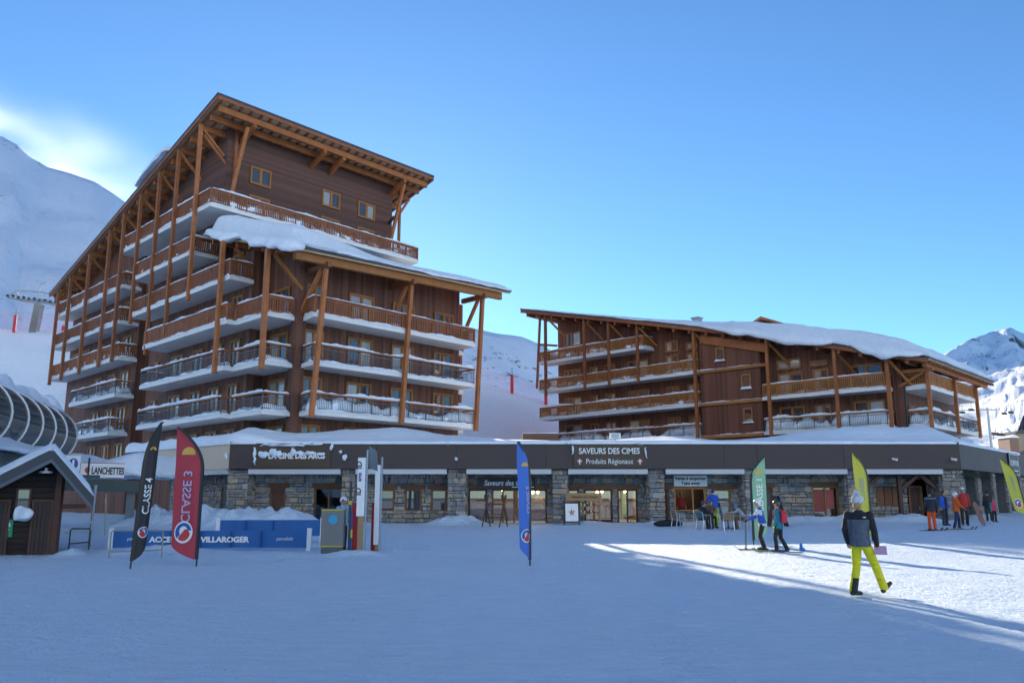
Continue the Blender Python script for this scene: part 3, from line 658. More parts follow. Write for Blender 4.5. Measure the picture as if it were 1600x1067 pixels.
m = MB(); m.beam(FR(-1.7, 37.9, 13.6), FR(-1.9, 37.2, zR(37) - 0.4), 0.2, 0.22, up=FR.u); m.build('slanted_post', wood_red, B)
m = MB(); m.beam(FR(-1.9, 37.3, 18.4), FR(0.0, 36.3, 18.4), 0.2, 0.22); m.build('tie_beam', wood_red, B)
# bands and end beams on the plain bay
for k in (1, 2, 3):
    m = MB(); m.beam(FR(-1.5, 10.6, q[k] + 0.12), FR(-1.5, 17.6, q[k] + 0.12), 0.2, 0.26); m.build('band_beam', wood_gold, B)
    snow_strip(bsn, [FR(-1.52, 10.9, q[k] + 0.25), FR(-1.52, 17.3, q[k] + 0.25)], 0.2, 0.07, 3.0 + k, 0.9)
m = MB(); m.beam(FR(-1.5, 10.2, 14.55), FR(-1.5, 17.0, 16.3), 0.22, 0.75); m.build('verge_beam', wood, B)
# balconies
for k, kind in ((1, 'metal'), (2, 'wood')):
    balcony(B, FR, [(0, 10.9), (-1.9, 10.9), (-1.9, 0.45), (-0.35, 0.45)], [(0, 0.45)], q[k], kind, bsn, 90 + k * 3.1, wood_gold, drift=0.75 if k == 1 else 0.25)
    balcony(B, FR, [(0.0, -0.36), (-0.2, -2.15), (13.4, -2.15), (13.4, 0)], [(0.3, 0)], q[k] + 0.02, kind, bsn, 96 + k * 3.1, wood_gold, drift=0.8 if k == 1 else 0.2)
for k, kind, v0, v1 in ((1, 'metal', 17.45, 36.2), (2, 'wood', 17.45, 37.4), (3, 'wood', 17.45, 37.4), (4, 'wood', 23.3, 37.4)):
    balcony(B, FR, [(0, v0), (-1.9, v0), (-1.9, v1), (0, v1)], [], q[k], kind, bsn, 103 + k * 3.7, wood_gold, drift=0.9 if k == 1 else 0.5)
# windows
for k in (0, 1, 2):
    f = q[k] + 0.26
    for (a0, a1) in ((1.2, 3.7), (5.6, 7.0), (7.9, 10.2)):
        window(B, FR, 'u', 0.0, -1, a0, a1, f + 0.05, f + 2.2)
for (a0, a1) in ((5.6, 7.2), (8.0, 10.2)):
    window(B, FR, 'u', 0.0, -1, a0, a1, 12.75, 13.2 + (a0 - 5.4) * 0.18, gmat=glass)
for k in (0, 1, 2, 3, 4):
    f = q[k] + 0.26
    for (a0, a1) in ((18.2, 19.5), (20.4, 21.9), (24.0, 26.6), (28.2, 29.6), (30.5, 31.6), (32.8, 35.2)):
        if f + 2.3 < zR(a0) - 0.3: window(B, FR, 'u', 0.0, -1, a0, a1, f + 0.05, f + (2.15 if k < 4 else 1.5))
window(B, FR, 'u', 0.0, -1, 32.8, 35.2, 18.0, 19.6); window(B, FR, 'u', 0.0, -1, 18.2, 19.5, 15.75, 16.5); window(B, FR, 'u', 0.0, -1, 20.4, 21.9, 15.8, 16.9)
for (a0, z0) in ((14.6, 14.0), (12.1, 11.2), (12.1, 8.2)):
    window(B, FR, 'u', -1.4, -1, a0, a0 + 0.95, z0, z0 + 1.35, split=1, gmat=glass_dark)
    snow_strip(bsn, [FR(-1.55, a0 - 0.1, z0 - 0.02), FR(-1.55, a0 + 1.05, z0 - 0.02)], 0.16, 0.2, a0 + z0, 0.3)
for k in (0, 1, 2):
    f = q[k] + 0.26
    for (a0, a1) in ((1.6, 2.9), (4.6, 6.0), (8.0, 9.6), (11.4, 12.8)):
        if f + 2.2 < zR(0) - 0.2: window(B, FR, 'v', 0.0, -1, a0, a1, f + 0.05, f + 1.75, gmat=glass)
tag(bsn.build('balcony_snow', snow, smooth=True), 'lumpy snow lying on the rails and slabs of the lower chalet', kind='stuff')
# snow on the roof
def s_r(s, t): u = lerp(-2.3, 16.0, s); v = lerp(-3.0, 39.8, t); return FR(u, v, zR(v) + 0.28)
TH = [(0, 0.75), (0.05, 1.2), (0.12, 1.5), (0.25, 1.3), (0.38, 0.95), (0.5, 0.6), (0.62, 0.32), (0.8, 0.22), (1, 0.2)]
roof_snow('roof_snow', 'deep smooth snow overhanging the long roof of the lower chalet', s_r, 46, 120, lambda s, t: poly(TH, t), (0.10, 0.05), 14.0,
          over=lambda s, t: (0.55 if t < 0.45 else 0.2) if s < 0.02 else 0.12, sag=lambda s, t: (1.0 * (1 - sstep(0.1, 0.6, t)) + 0.15 if s < 0.02 else 0.02), wave=0.24)
# roof furniture
for px, w, h, mt in (((6.0, 22.0), 0.75, 1.5, metal),):
    m = MB(); m.box(6.0, 6.8, 21.6, 22.4, zR(22), zR(22) + 1.9, FR); m.box(5.9, 6.9, 21.5, 22.5, zR(22) + 1.9, zR(22) + 2.02, FR)
    m.build('flue', metal, B)
m = MB(); m.add([FR(u, v, z) for (u, v, z) in ((6.0, 17.4, 17.2), (7.4, 17.4, 17.2), (7.4, 18.8, 17.2), (6.0, 18.8, 17.2), (6.3, 17.7, 19.4), (7.1, 17.7, 19.4), (7.1, 18.5, 19.4), (6.3, 18.5, 19.4))], [(0, 1, 5, 4), (1, 2, 6, 5), (2, 3, 7, 6), (3, 0, 4, 7), (4, 5, 6, 7)]); m.build('flue', metal, B)
m = MB(); m.box(9, 12, 14.0, 17.4, 16.5, 19.0, FR); d = m.build('dormer', clad_r, B)
m = MB(); m.prism([FR(8.4, 13.4, 18.9), FR(8.4, 15.7, 19.9), FR(8.4, 18.0, 18.9), FR(8.4, 18.0, 18.7), FR(8.4, 15.7, 19.6), FR(8.4, 13.4, 18.7)], FR.u * 4.2); m.build('dormer_roof', wood, d)
# ------------------------------------------------------------------ shop row: stone ground floor under a dark metal fascia
def text(body, size, pos, right, up, mat, parent, name='lettering', align='CENTER', bold=0.0, extrude=0.012, shear=0.0, sx=1.0, space=1.0):
    """flat lettering standing on a surface; pos = baseline anchor"""
    cu = bpy.data.curves.new(name, 'FONT'); cu.body = body; cu.size = size; cu.align_x = align; cu.extrude = extrude; cu.offset = bold; cu.shear = shear; cu.space_character = space; cu.resolution_u = 3
    ob = bpy.data.objects.new('tmp', cu); COL.objects.link(ob)
    dg = bpy.context.evaluated_depsgraph_get(); me = bpy.data.meshes.new_from_object(ob.evaluated_get(dg)); bpy.data.objects.remove(ob); bpy.data.curves.remove(cu)
    R = Vector(right).normalized(); U = Vector(up).normalized(); Nn = R.cross(U); o0 = org(parent) if parent else V(0, 0, 0); p = Vector(pos)
    for v in me.vertices: v.co = p + R * (v.co.x * sx) + U * v.co.y + Nn * v.co.z - o0
    me.name = name; me.materials.clear(); me.materials.append(mat)
    o = bpy.data.objects.new(name, me); COL.objects.link(o)
    if parent: o.parent = parent
    return o
X_ = V(1, 0, 0); Y_ = V(0, 1, 0)
fascia_m = simple('fascia_metal', (0.060, 0.043, 0.040), 0.62, 0.12, 0.8)
fascia_lt = simple('fascia_side_metal', (0.075, 0.060, 0.060), 0.62, 0.12, 0.8)
tan_m = simple('fascia_tan', (0.60, 0.49, 0.37), 0.6, 0.06, 0.8)
awn = simple('awning_cassette', (0.52, 0.52, 0.54), 0.45, 0.05, 1.0)
mortar = simple('mortar', (0.12, 0.115, 0.11), 0.9, 0.3, 6.0, 0.4, 20)
signbrown = simple('sign_brown', (0.065, 0.04, 0.022), 0.5, 0.2, 3.0)
paint_white = simple('white_paint', (0.78, 0.78, 0.78), 0.5, 0.04, 3.0)
lintel_m = simple('timber_lintel', (0.17, 0.065, 0.024), 0.6, 0.35, 3.0, 0.3, 30, rnd=0.2)
room_m = simple('room_walls', (0.30, 0.21, 0.12), 0.8, 0.2, 1.0)
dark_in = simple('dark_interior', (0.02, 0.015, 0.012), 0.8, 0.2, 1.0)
st_m, nt, b_, L_ = nodes('stone')
oi = N(nt, 'ObjectInfo'); pos_ = N(nt, 'NewGeometry')
rp = N(nt, 'ValToRGB'); els = rp.color_ramp.elements
els[0].color = (0.15, 0.155, 0.165, 1); els[1].color = (0.33, 0.325, 0.32, 1)
for p_, c_ in ((0.3, (0.21, 0.215, 0.225)), (0.55, (0.27, 0.265, 0.255)), (0.72, (0.34, 0.265, 0.185)), (0.82, (0.22, 0.18, 0.15)), (0.9, (0.38, 0.31, 0.23))):
    e_ = els.new(p_); e_.color = (*c_, 1)
vor = N(nt, 'TexVoronoi', Scale=2.1); L_.new(pos_.outputs['Position'], vor.inputs['Vector'])
rn = N(nt, 'Attribute', attribute_name='tint'); ad_ = N(nt, 'Math', operation='ADD'); L_.new(oi.outputs['Random'], ad_.inputs[0]); L_.new(rn.outputs['Fac'], ad_.inputs[1])
fr_ = N(nt, 'Math', operation='FRACT'); L_.new(ad_.outputs[0], fr_.inputs[0]); L_.new(fr_.outputs[0], rp.inputs['Fac'])
nz_ = N(nt, 'TexNoise', Scale=9.0, Detail=7.0, Roughness=0.7); L_.new(pos_.outputs['Position'], nz_.inputs['Vector'])
mx_ = N(nt, 'Mix'); mx_.data_type = 'RGBA'; mx_.blend_type = 'OVERLAY'; mx_.inputs[0].default_value = 0.75; L_.new(rp.outputs['Color'], mx_.inputs[6]); L_.new(nz_.outputs['Fac'], mx_.inputs[7]); L_.new(mx_.outputs[2], b_.inputs['Base Color'])
bp_ = N(nt, 'Bump', Strength=0.6, Distance=0.02); L_.new(nz_.outputs['Fac'], bp_.inputs['Height']); L_.new(bp_.outputs['Normal'], b_.inputs['Normal']); b_.inputs['Roughness'].default_value = 0.85

YF, YW = 47.0, 48.25                # pillar / fascia front and wall face
SH = root('shop_row', (5, 47.5, 0), 'long single-storey stone shop row with a dark metal fascia and snow on its flat roof', 'building')
def part(name, mat, fn, parent=None):
    m = MB(); fn(m); return m.build(name, mat, parent or SH)
ZT, ZB, ZA = 4.77, 3.30, 3.02
# fascia panels with open joints
xs = [-15.84, -12.1, -7.6, -3.1, 1.9, 6.9, 11.9, 13.75, 18.6, 25.1]
for a, b in zip(xs, xs[1:]): part('fascia_panel', fascia_m, lambda m: m.box(a + 0.008, b - 0.008, YF - 0.35, YF - 0.20, ZB, ZT))
c0, c1 = V(25.1, YF - 0.35, 0), V(34.2, 57.0, 0); dirR = (c1 - c0).normalized(); nR = V(dirR.y, -dirR.x, 0)
for k in range(7):
    p0 = c0 + dirR * (k * 4.3 + 0.01); p1 = c0 + dirR * ((k + 1) * 4.3 - 0.01)
    part('fascia_panel', fascia_lt, lambda m: m.prism([p0 + Z * ZB, p1 + Z * ZB, p1 - nR * 0.15 + Z * ZB, p0 - nR * 0.15 + Z * ZB], Z * (ZT - ZB)))
l0, l1 = V(-15.84, YF - 0.35, 0), V(-24.5, 54.6, 0); dirL = (l1 - l0).normalized(); nL = V(dirL.y, -dirL.x, 0) * -1
part('fascia_panel', tan_m, lambda m: m.prism([l0 + dirL * 0.02 + Z * ZB, l1 + Z * ZB, l1 - nL * 0.15 + Z * ZB, l0 + dirL * 0.02 - nL * 0.15 + Z * ZB], Z * (ZT - ZB)))
part('flat_roof', fascia_m, lambda m: m.prism([V(-15.84, YF - 0.2, ZB + 0.02), V(25.1, YF - 0.2, ZB + 0.02), c0 + dirR * 30 - nR * 0.2 + Z * (ZB + 0.02), V(34, 78, ZB + 0.02), V(-24, 62, ZB + 0.02), l1 + V(0.2, 0, ZB + 0.02)], Z * (ZT - ZB - 0.10)))
part('coping', metal, lambda m: m.box(-15.86, 25.12, YF - 0.38, YF - 0.1, ZT + 0.003, ZT + 0.05))
for a, b in ((-14.75, -9.6), (-8.75, -3.65), (-2.55, 2.2), (3.15, 7.6), (8.6, 13.0), (13.75, 18.75), (19.7, 24.1)):
    part('awning_cassette', awn, lambda m: m.box(a, b, YF - 0.30, YF - 0.02, ZA, ZB - 0.004))
def Pl(d, w, z): return l0 + dirL * d + nL * w + Z * z
part('awning_cassette', awn, lambda m: m.prism([Pl(0.3, -0.05, ZA), Pl(9.0, -0.05, ZA), Pl(9.0, -0.3, ZA), Pl(0.3, -0.3, ZA)], Z * 0.27))
# stonework -----------------------------------------------------------------
def stone_mesh(seed):
    r = random.Random(seed); bm = bmesh.new(); bmesh.ops.create_cube(bm, size=1.0)
    bmesh.ops.bevel(bm, geom=list(bm.edges), offset=0.09, segments=1, affect='EDGES')
    for v in bm.verts: v.co += V(r.uniform(-0.085, 0.085), r.uniform(-0.07, 0.07), r.uniform(-0.10, 0.10))
    me = bpy.data.meshes.new('stone'); bm.to_mesh(me); bm.free(); me.materials.append(st_m); return me
STONES = [stone_mesh(i) for i in range(6)]
rs = random.Random(3)
stones = []      # (centre, size along wall, height, depth, rotz)
def lay(p0, d, length, z0, z1, holes=(), depth=0.16):
    """random coursed rubble from p0 along unit d; holes = (a0, a1, z0, z1)"""
    z = z0; rz = math.atan2(d.y, d.x)
    while z < z1 - 0.05:
        h = min(rs.choice((0.12, 0.16, 0.2, 0.27, 0.33)), z1 - z); a = 0.0
        while a < length - 0.04:
            w = min(rs.uniform(0.16, 0.6) * (0.75 + h), length - a)
            if length - a - w < 0.12: w = length - a
            segs = [(a, a + w)]
            for (h0, h1, k0, k1) in holes:
                if z + h * 0.5 > k0 and z + h * 0.5 < k1:
                    ns = []
                    for s0, s1 in segs:
                        if s1 <= h0 or s0 >= h1: ns.append((s0, s1)); continue
                        if s0 < h0: ns.append((s0, h0))
                        if s1 > h1: ns.append((h1, s1))
                    segs = ns
            for s0, s1 in segs:
                if s1 - s0 > 0.06:
                    hh = h * rs.uniform(0.9, 1.0)
                    stones.append((p0 + d * ((s0 + s1) / 2) + Z * (z + h / 2), (s1 - s0) - 0.025, hh - 0.022, depth * rs.uniform(0.75, 1.2), rz))
            a += w
        z += h
# openings of the front wall: x0, x1, z0, z1
OP = [(-13.9, -13.0, 0, 2.28), (-11.35, -9.7, 0, 2.28), (-7.75, -6.75, 0.95, 2.2), (-6.15, -5.2, 0.95, 2.2), (-4.65, -3.75, 0.95, 2.2),
      (-2.5, -1.45, 0.3, 2.2), (-1.15, 2.0, 0.0, 2.2), (3.2, 3.85, 0.4, 2.2), (4.15, 5.75, 0.4, 2.2), (6.05, 7.2, 0.0, 2.2),
      (8.6, 9.0, 0.3, 2.2), (9.3, 11.15, 1.0, 2.35), (11.5, 12.55, 0.3, 2.2), (14.3, 14.95, 0.0, 2.3), (17.25, 18.75, 0.3, 2.35), (20.9, 22.3, 1.25, 2.35), (22.7, 24.1, 0, 2.75)]
lay(V(-15.6, YW, 0), X_, 40.6, 0.0, 3.1, [(a + 15.6, b + 15.6, c, d) for a, b, c, d in OP] + [(19.9 + 15.6, 24.05 + 15.6, 2.75, 3.2)])
PIL = [(-15.96, -14.8), (-9.55, -8.8), (-3.6, -2.6), (2.27, 3.1), (7.67, 8.54), (13.05, 13.7), (18.8, 19.63), (24.13, 25.1)]
for a, b in PIL:
    lay(V(a, YF, 0), X_, b - a, 0.0, ZB - 0.01)
    lay(V(b if b < 4 else a, YF + 0.12, 0), Y_, YW - YF - 0.14, 0.0, ZB - 0.01)
# return wall on the right and the splayed wall on the left
lay(c0 + V(0, 0.35, 0) - nR * 1.3 + dirR * 0.6, dirR, 26, 0.3, 3.2, [(0.5, 1.7, 0, 2.6), (3.2, 4.6, 0.3, 2.5), (6.6, 8.0, 0.3, 2.5)])
RPIL = (0.0, 3.9, 7.9, 11.9, 16.0)
for d_ in RPIL: lay(c0 + V(0, 0.35, 0) + dirR * (d_ + 0.05), dirR, 0.75, 0.2, ZB - 0.01)
lay(l0 + V(0, 0.35, 0) - nL * 1.2, dirL, 9.5, 0.3, 3.2, [(0.9, 1.8, 0, 2.25), (2.1, 3.0, 0, 2.25), (5.2, 6.1, 0, 2.25)])
part('wall', mortar, lambda m: [m.box(a, b, YW + 0.06, YW + 0.24, z0, z1) for a, b, z0, z1 in
     [(-15.7, 25.0, 2.76, 3.28)] + [(a, b, -0.2, 2.755) for a, b in ((-15.7, -13.9), (-13.0, -11.35), (-9.7, -7.75), (-6.75, -6.15), (-5.2, -4.65), (-3.75, -2.5), (-1.45, -1.15), (2.0, 3.2), (3.85, 4.15), (5.75, 6.05), (7.2, 8.6), (9.0, 9.3), (11.15, 11.5), (12.55, 14.3), (14.95, 17.25), (18.75, 20.9), (22.3, 22.7), (24.1, 25.0))]
     + [(o[0], o[1], o[3], 2.755) for o in OP if o[3] < 2.7] + [(o[0], o[1], -0.2, o[2]) for o in OP if o[2] > 0]])
WALL = [o for o in SH.children if o.name.startswith('wall')][0]
for a, b in PIL: part('pillar_core', mortar, lambda m: m.box(a + 0.05, b - 0.05, YF + 0.05, YW, -0.2, ZB - 0.02))
for d_ in RPIL[1:]:
    q0 = c0 + V(0, 0.35, -0.2) + dirR * (d_ + 0.1); q1 = q0 + dirR * 0.65
    part('pillar_core', mortar, lambda m: m.prism([q0 - nR * 0.02, q1 - nR * 0.02, q1 - nR * 0.6, q0 - nR * 0.6], Z * (ZB + 0.18)))
part('wall', mortar, lambda m: m.prism([c0 + V(0, 0.35, -0.2) - nR * 1.36 + dirR * 0.4, c0 + V(0, 0.35, -0.2) - nR * 1.36 + dirR * 27, c0 + V(0, 0.35, -0.2) - nR * 1.6 + dirR * 27, c0 + V(0, 0.35, -0.2) - nR * 1.6 + dirR * 0.4], Z * 3.4))
part('wall', mortar, lambda m: m.prism([l0 + V(0, 0.35, -0.2) - nL * 1.26, l0 + V(0, 0.35, -0.2) - nL * 1.26 + dirL * 10, l0 + V(0, 0.35, -0.2) - nL * 1.5 + dirL * 10, l0 + V(0, 0.35, -0.2) - nL * 1.5], Z * 3.4))
stones.sort(key=lambda s: -(s[1] * s[2]) * (1.0 if s[0].z > 0.5 else 0.3))
for i, (c, w, h, d, rz) in enumerate(stones[:300]):
    inst('stone', STONES[i % 6], WALL, c, (w, d, h), rz)
rest = MB(); tint = []
for i, (c, w, h, d, rz) in enumerate(stones[300:]):
    me = STONES[i % 6]; ca, sa = math.cos(rz), math.sin(rz)
    P = [V(c.x + ca * v.co.x * w - sa * v.co.y * d, c.y + sa * v.co.x * w + ca * v.co.y * d, c.z + v.co.z * h) for v in me.vertices]
    rest.add(P, [list(p.vertices) for p in me.polygons]); tint += [rs.random()] * len(P)
o = rest.build('stonework', st_m, WALL); o['kind'] = 'stuff'
at_ = o.data.attributes.new('tint', 'FLOAT', 'POINT'); at_.data.foreach_set('value', tint)
# rooms behind the glass
part('shop_room', room_m, lambda m: [m.box(-2.7, 7.4, 53.0, 53.1, -0.2, 3.0), m.box(-2.75, -2.65, YW + 0.25, 53, -0.2, 3.0), m.box(7.4, 7.5, YW + 0.25, 53, -0.2, 3), m.box(-2.7, 7.4, YW + 0.25, 53, 0.0, 0.05), m.box(-2.7, 7.4, YW + 0.25, 53, 2.9, 2.95)])
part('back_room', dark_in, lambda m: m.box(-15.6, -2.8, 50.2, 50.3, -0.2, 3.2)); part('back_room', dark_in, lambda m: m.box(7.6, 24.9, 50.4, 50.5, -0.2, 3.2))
# joinery
def shopwin(x0, x1, z0, z1, n=1, name='shop_window', fm=None, door=False):
    fm = fm or wood_dark; m = MB(); y0, y1 = YW + 0.02, YW + 0.14; w = 0.09
    m.box(x0, x1, y0, y1, z1 - w, z1); m.box(x0, x1, y0, y1, z0, z0 + (0.35 if door else w))
    step = (x1 - x0) / n
    for i in range(n + 1):
        x = x0 + step * i; a = max(x0, x - w / 2); b = min(x1, x + w / 2)
        if i == 0: b = x0 + w
        if i == n: a = x1 - w
        m.box(a, b, y0 + 0.002, y1 - 0.002, z0 + w, z1 - w)
    o = m.build(name, fm, SH)
    for i in range(n):
        p = MB(); p.box(x0 + step * i + 0.04, x0 + step * (i + 1) - 0.04, YW + 0.07, YW + 0.08, z0 + w, z1 - w); p.build('pane', shop_glass, o)
    return o
def door(x0, x1, z0, z1, mt, lite=False):
    m = MB(); m.box(x0, x1, YW + 0.02, YW + 0.10, z1 - 0.1, z1); m.box(x0, x0 + 0.1, YW + 0.02, YW + 0.10, z0, z1 - 0.1); m.box(x1 - 0.1, x1, YW + 0.02, YW + 0.10, z0, z1 - 0.1)
    d = m.build('door', lintel_m, SH)
    n = max(3, int((x1 - x0 - 0.2) / 0.16))
    for i in range(n):
        a = x0 + 0.1 + (x1 - x0 - 0.2) * i / n; b = x0 + 0.1 + (x1 - x0 - 0.2) * (i + 1) / n
        q_ = MB(); q_.box(a + 0.006, b - 0.006, YW + 0.06, YW + 0.11, z0, z1 - 0.1); q_.build('plank', mt, d)
    h = MB(); h.beam(V(x1 - 0.22, YW + 0.03, 1.05), V(x1 - 0.22, YW + 0.03, 1.25), 0.03, 0.03, up=X_); h.build('handle', metal, d)
    return d
def lintel(x0, x1, z0, z1): part('lintel', lintel_m, lambda m: m.box(x0, x1, YW - 0.10, YW + 0.02, z0, z1))
for a, b, z in ((-14.0, -12.8, 2.28), (-11.5, -9.6, 2.28), (-7.95, -6.6, 2.2), (-6.4, -5.0, 2.2), (-4.85, -3.62, 2.2), (-2.55, 2.15, 2.2), (3.15, 7.35, 2.2), (8.58, 9.25, 2.2), (11.2, 12.95, 2.2), (13.75, 15.1, 2.3), (17.1, 18.78, 2.35)):
    lintel(a, b, z, z + 0.27)
door(-13.9, -13.0, 0.1, 2.28, wood_dark)
shopwin(-11.35, -9.7, 0.15, 2.28, 2, 'glazed_door', lintel_m, True)
for a, b in ((-7.75, -6.75), (-6.15, -5.2), (-4.65, -3.75)):
    o = MB(); w = 0.1
    for q_ in ((a, b, 2.1, 2.2), (a, b, 0.95, 1.05), (a, a + w, 1.05, 2.1), (b - w, b, 1.05, 2.1)): o.box(q_[0], q_[1], YW - 0.03, YW + 0.12, q_[2], q_[3])
    o = o.build('window', lintel_m, SH); p = MB(); p.box(a + w, b - w, YW + 0.05, YW + 0.06, 1.05, 2.1); p.build('pane', glass_dark, o)
shopwin(-2.5, -1.45, 0.3, 2.2, 1); shopwin(-1.15, 0.75, 0.05, 2.2, 3, 'glazed_door', lintel_m, False); shopwin(0.75, 2.0, 0.1, 2.2, 1)
shopwin(3.2, 3.85, 0.4, 2.2, 1); shopwin(4.15, 5.75, 0.4, 2.2, 1); shopwin(6.05, 7.2, 0.05, 2.2, 2)
door(8.6, 9.0, 0.2, 2.2, wood_dark)
door(14.3, 14.95, 0.1, 2.3, simple('door_grey', (0.10, 0.10, 0.11), 0.6, 0.15))
# take-away hatch
part('serving_hatch', wood_frame, lambda m: [m.box(9.3, 11.15, YW + 0.0, YW + 0.12, 2.2, 2.35), m.box(9.3, 9.4, YW + 0.0, YW + 0.12, 1.05, 2.2), m.box(11.05, 11.15, YW, YW + 0.12, 1.05, 2.2), m.box(10.35, 10.43, YW, YW + 0.12, 1.05, 2.2), m.box(9.2, 11.3, YW - 0.35, YW + 0.12, 0.98, 1.05)])
red_p = simple('poster_red', (0.28, 0.05, 0.035), 0.5, 0.25, 2.0)
po = shopwin(11.5, 12.55, 0.3, 2.2, 1, 'shop_window', wood_frame)
part('poster', red_p, lambda m: m.box(11.58, 12.4, YW + 0.09, YW + 0.095, 1.25, 2.1), po); part('poster', paint_white, lambda m: m.box(11.62, 12.38, YW + 0.088, YW + 0.094, 0.62, 1.22), po)
for i_, (t_, s_) in enumerate((('Boissons', 0.15), ('Plats', 0.13), ('Sandwichs', 0.13))): text(t_, s_, (12.0, YW + 0.06, 1.9 - i_ * 0.22), X_, Z, paint_white, po)
# wooden double door with red posters
dd = shopwin(17.25, 18.75, 0.35, 2.35, 2, 'glazed_door', wood_frame, True)
part('poster', red_p, lambda m: m.box(17.36, 17.94, YW + 0.05, YW + 0.06, 0.95, 2.2), dd); part('poster', simple('poster_pink', (0.45, 0.09, 0.08), 0.5, 0.2), lambda m: m.box(18.08, 18.5, YW + 0.05, YW + 0.06, 1.1, 2.2), dd)
# dark porch with timber braces and shutters
for (p_, q__) in (((19.9, 47.4, 3.1), (24.1, 47.4, 3.1)), ((21.9, 47.4, 0.5), (21.9, 47.4, 3.0)), ((20.0, 47.4, 2.3), (20.9, 47.4, 3.0)), ((22.0, 47.4, 2.2), (23.0, 47.4, 3.0)), ((24.0, 47.4, 2.2), (23.1, 47.4, 3.0))):
    m = MB(); m.beam(p_, q__, 0.2, 0.22, up=Y_); m.build('porch_beam', wood_dark, SH)
for a in (20.9, 21.37, 21.84):
    m = MB(); m.box(a + 0.02, a + 0.45, YW - 0.02, YW + 0.06, 1.27, 2.33); o = m.build('shutter', lintel_m, SH)
door(22.8, 23.6, 0.2, 2.4, wood_dark)
# warm lamps inside the shop, visible through the panes
lampm = emit('lamp_glow', (1.0, 0.62, 0.25), 9.0)
for i_, (x, y, z) in enumerate(((1.25, 50.2, 2.05), (1.55, 50.6, 2.05), (5.1, 50.2, 2.05), (5.4, 50.4, 2.1), (6.75, 50.2, 2.1), (-0.6, 50.6, 2.2), (10.2, 49.6, 2.5))):
    l = root('pendant_lamp', (x, y, z), 'small glowing lamp ' + ('right of the blue flag, nearer the pane', 'right of the blue flag, deeper in the shop', 'above the market stand, nearer the pane', 'above the market stand, deeper in the shop', 'behind the narrow double window by the take-away', 'above the glazed doors behind the ski rack', 'inside the serving hatch')[i_], 'lamp', 'lamps inside the shop')
    m = MB(); m.ball((x, y, z), 0.085, 10, 6); m.build('bulb', lampm, l); m = MB(); m.tube([(x, y, z + 0.08), (x, y, 2.93)], 0.012, 6); m.build('cord', metal_dark, l)
    ld = bpy.data.lights.new('lamp_light', 'POINT'); ld.energy = 14; ld.color = (1, 0.7, 0.4); ld.shadow_soft_size = 0.1; lo = bpy.data.objects.new('lamp_light', ld); COL.objects.link(lo); lo.parent = l; lo.location = (0, 0, -0.15)
# shelves with goods and rows of skis behind the panes
shelf_m = simple('shelf_goods', (0.22, 0.14, 0.07), 0.7, 0.6, 9.0)
part('display_shelves', shelf_m, lambda m: [m.box(x, x + 1.0, 51.2, 51.6, z, z + 0.05) for x in (-2.2, 1.0, 3.4, 4.6) for z in (0.5, 1.0, 1.5)] + [m.box(x + 0.12 * i, x + 0.12 * i + 0.08, 51.25, 51.5, z + 0.05, z + 0.05 + rs.uniform(0.12, 0.3)) for x in (-2.2, 1.0, 3.4, 4.6) for z in (0.5, 1.0, 1.5) for i in range(8)])
# signs on the fascia -------------------------------------------------------
def sign(name, label, x0, x1, z0, z1, y, mt, cat='sign'):
    r = root(name, ((x0 + x1) / 2, y, z0), label, cat); m = MB(); m.box(x0, x1, y, y + 0.06, z0, z1); m.build('board', mt, r); return r
yS = YF - 0.35 - 0.065
s1 = sign('shop_sign', 'brown sign board with white capitals, regional produce line and two red shields', 3.45, 7.45, 3.38, 4.68, yS, signbrown)
text('SAVEURS DES CIMES', 0.46, (5.45, yS - 0.012, 4.14), X_, Z, paint_white, s1, bold=0.008, sx=0.83)
text('Produits Régionaux', 0.42, (5.45, yS - 0.012, 3.58), X_, Z, paint_white, s1, sx=0.8)
for x in (3.78, 7.15):
    m = MB(); pts = [(-0.13, 0.16), (0.13, 0.16), (0.13, -0.03), (0, -0.17), (-0.13, -0.03)]; m.prism([V(x + a, yS - 0.02, 3.7 + b) for a, b in pts], V(0, 0.018, 0)); sh_ = m.build('shield', red_p, s1)
    m = MB(); m.box(x - 0.03, x + 0.03, yS - 0.03, yS - 0.021, 3.55, 3.85); m.box(x - 0.125, x - 0.03, yS - 0.03, yS - 0.021, 3.7, 3.76); m.box(x + 0.03, x + 0.125, yS - 0.03, yS - 0.021, 3.7, 3.76); m.build('cross', paint_white, sh_)
s2 = sign('shop_sign', 'brown sign board with snow clogging its white letters', -14.35, -10.15, 3.36, 4.72, yS, signbrown)
text('LA CIME DES ARCS', 0.44, (-12.05, yS - 0.012, 3.88), X_, Z, paint_white, s2, bold=0.02, sx=0.86)
sn = MB()
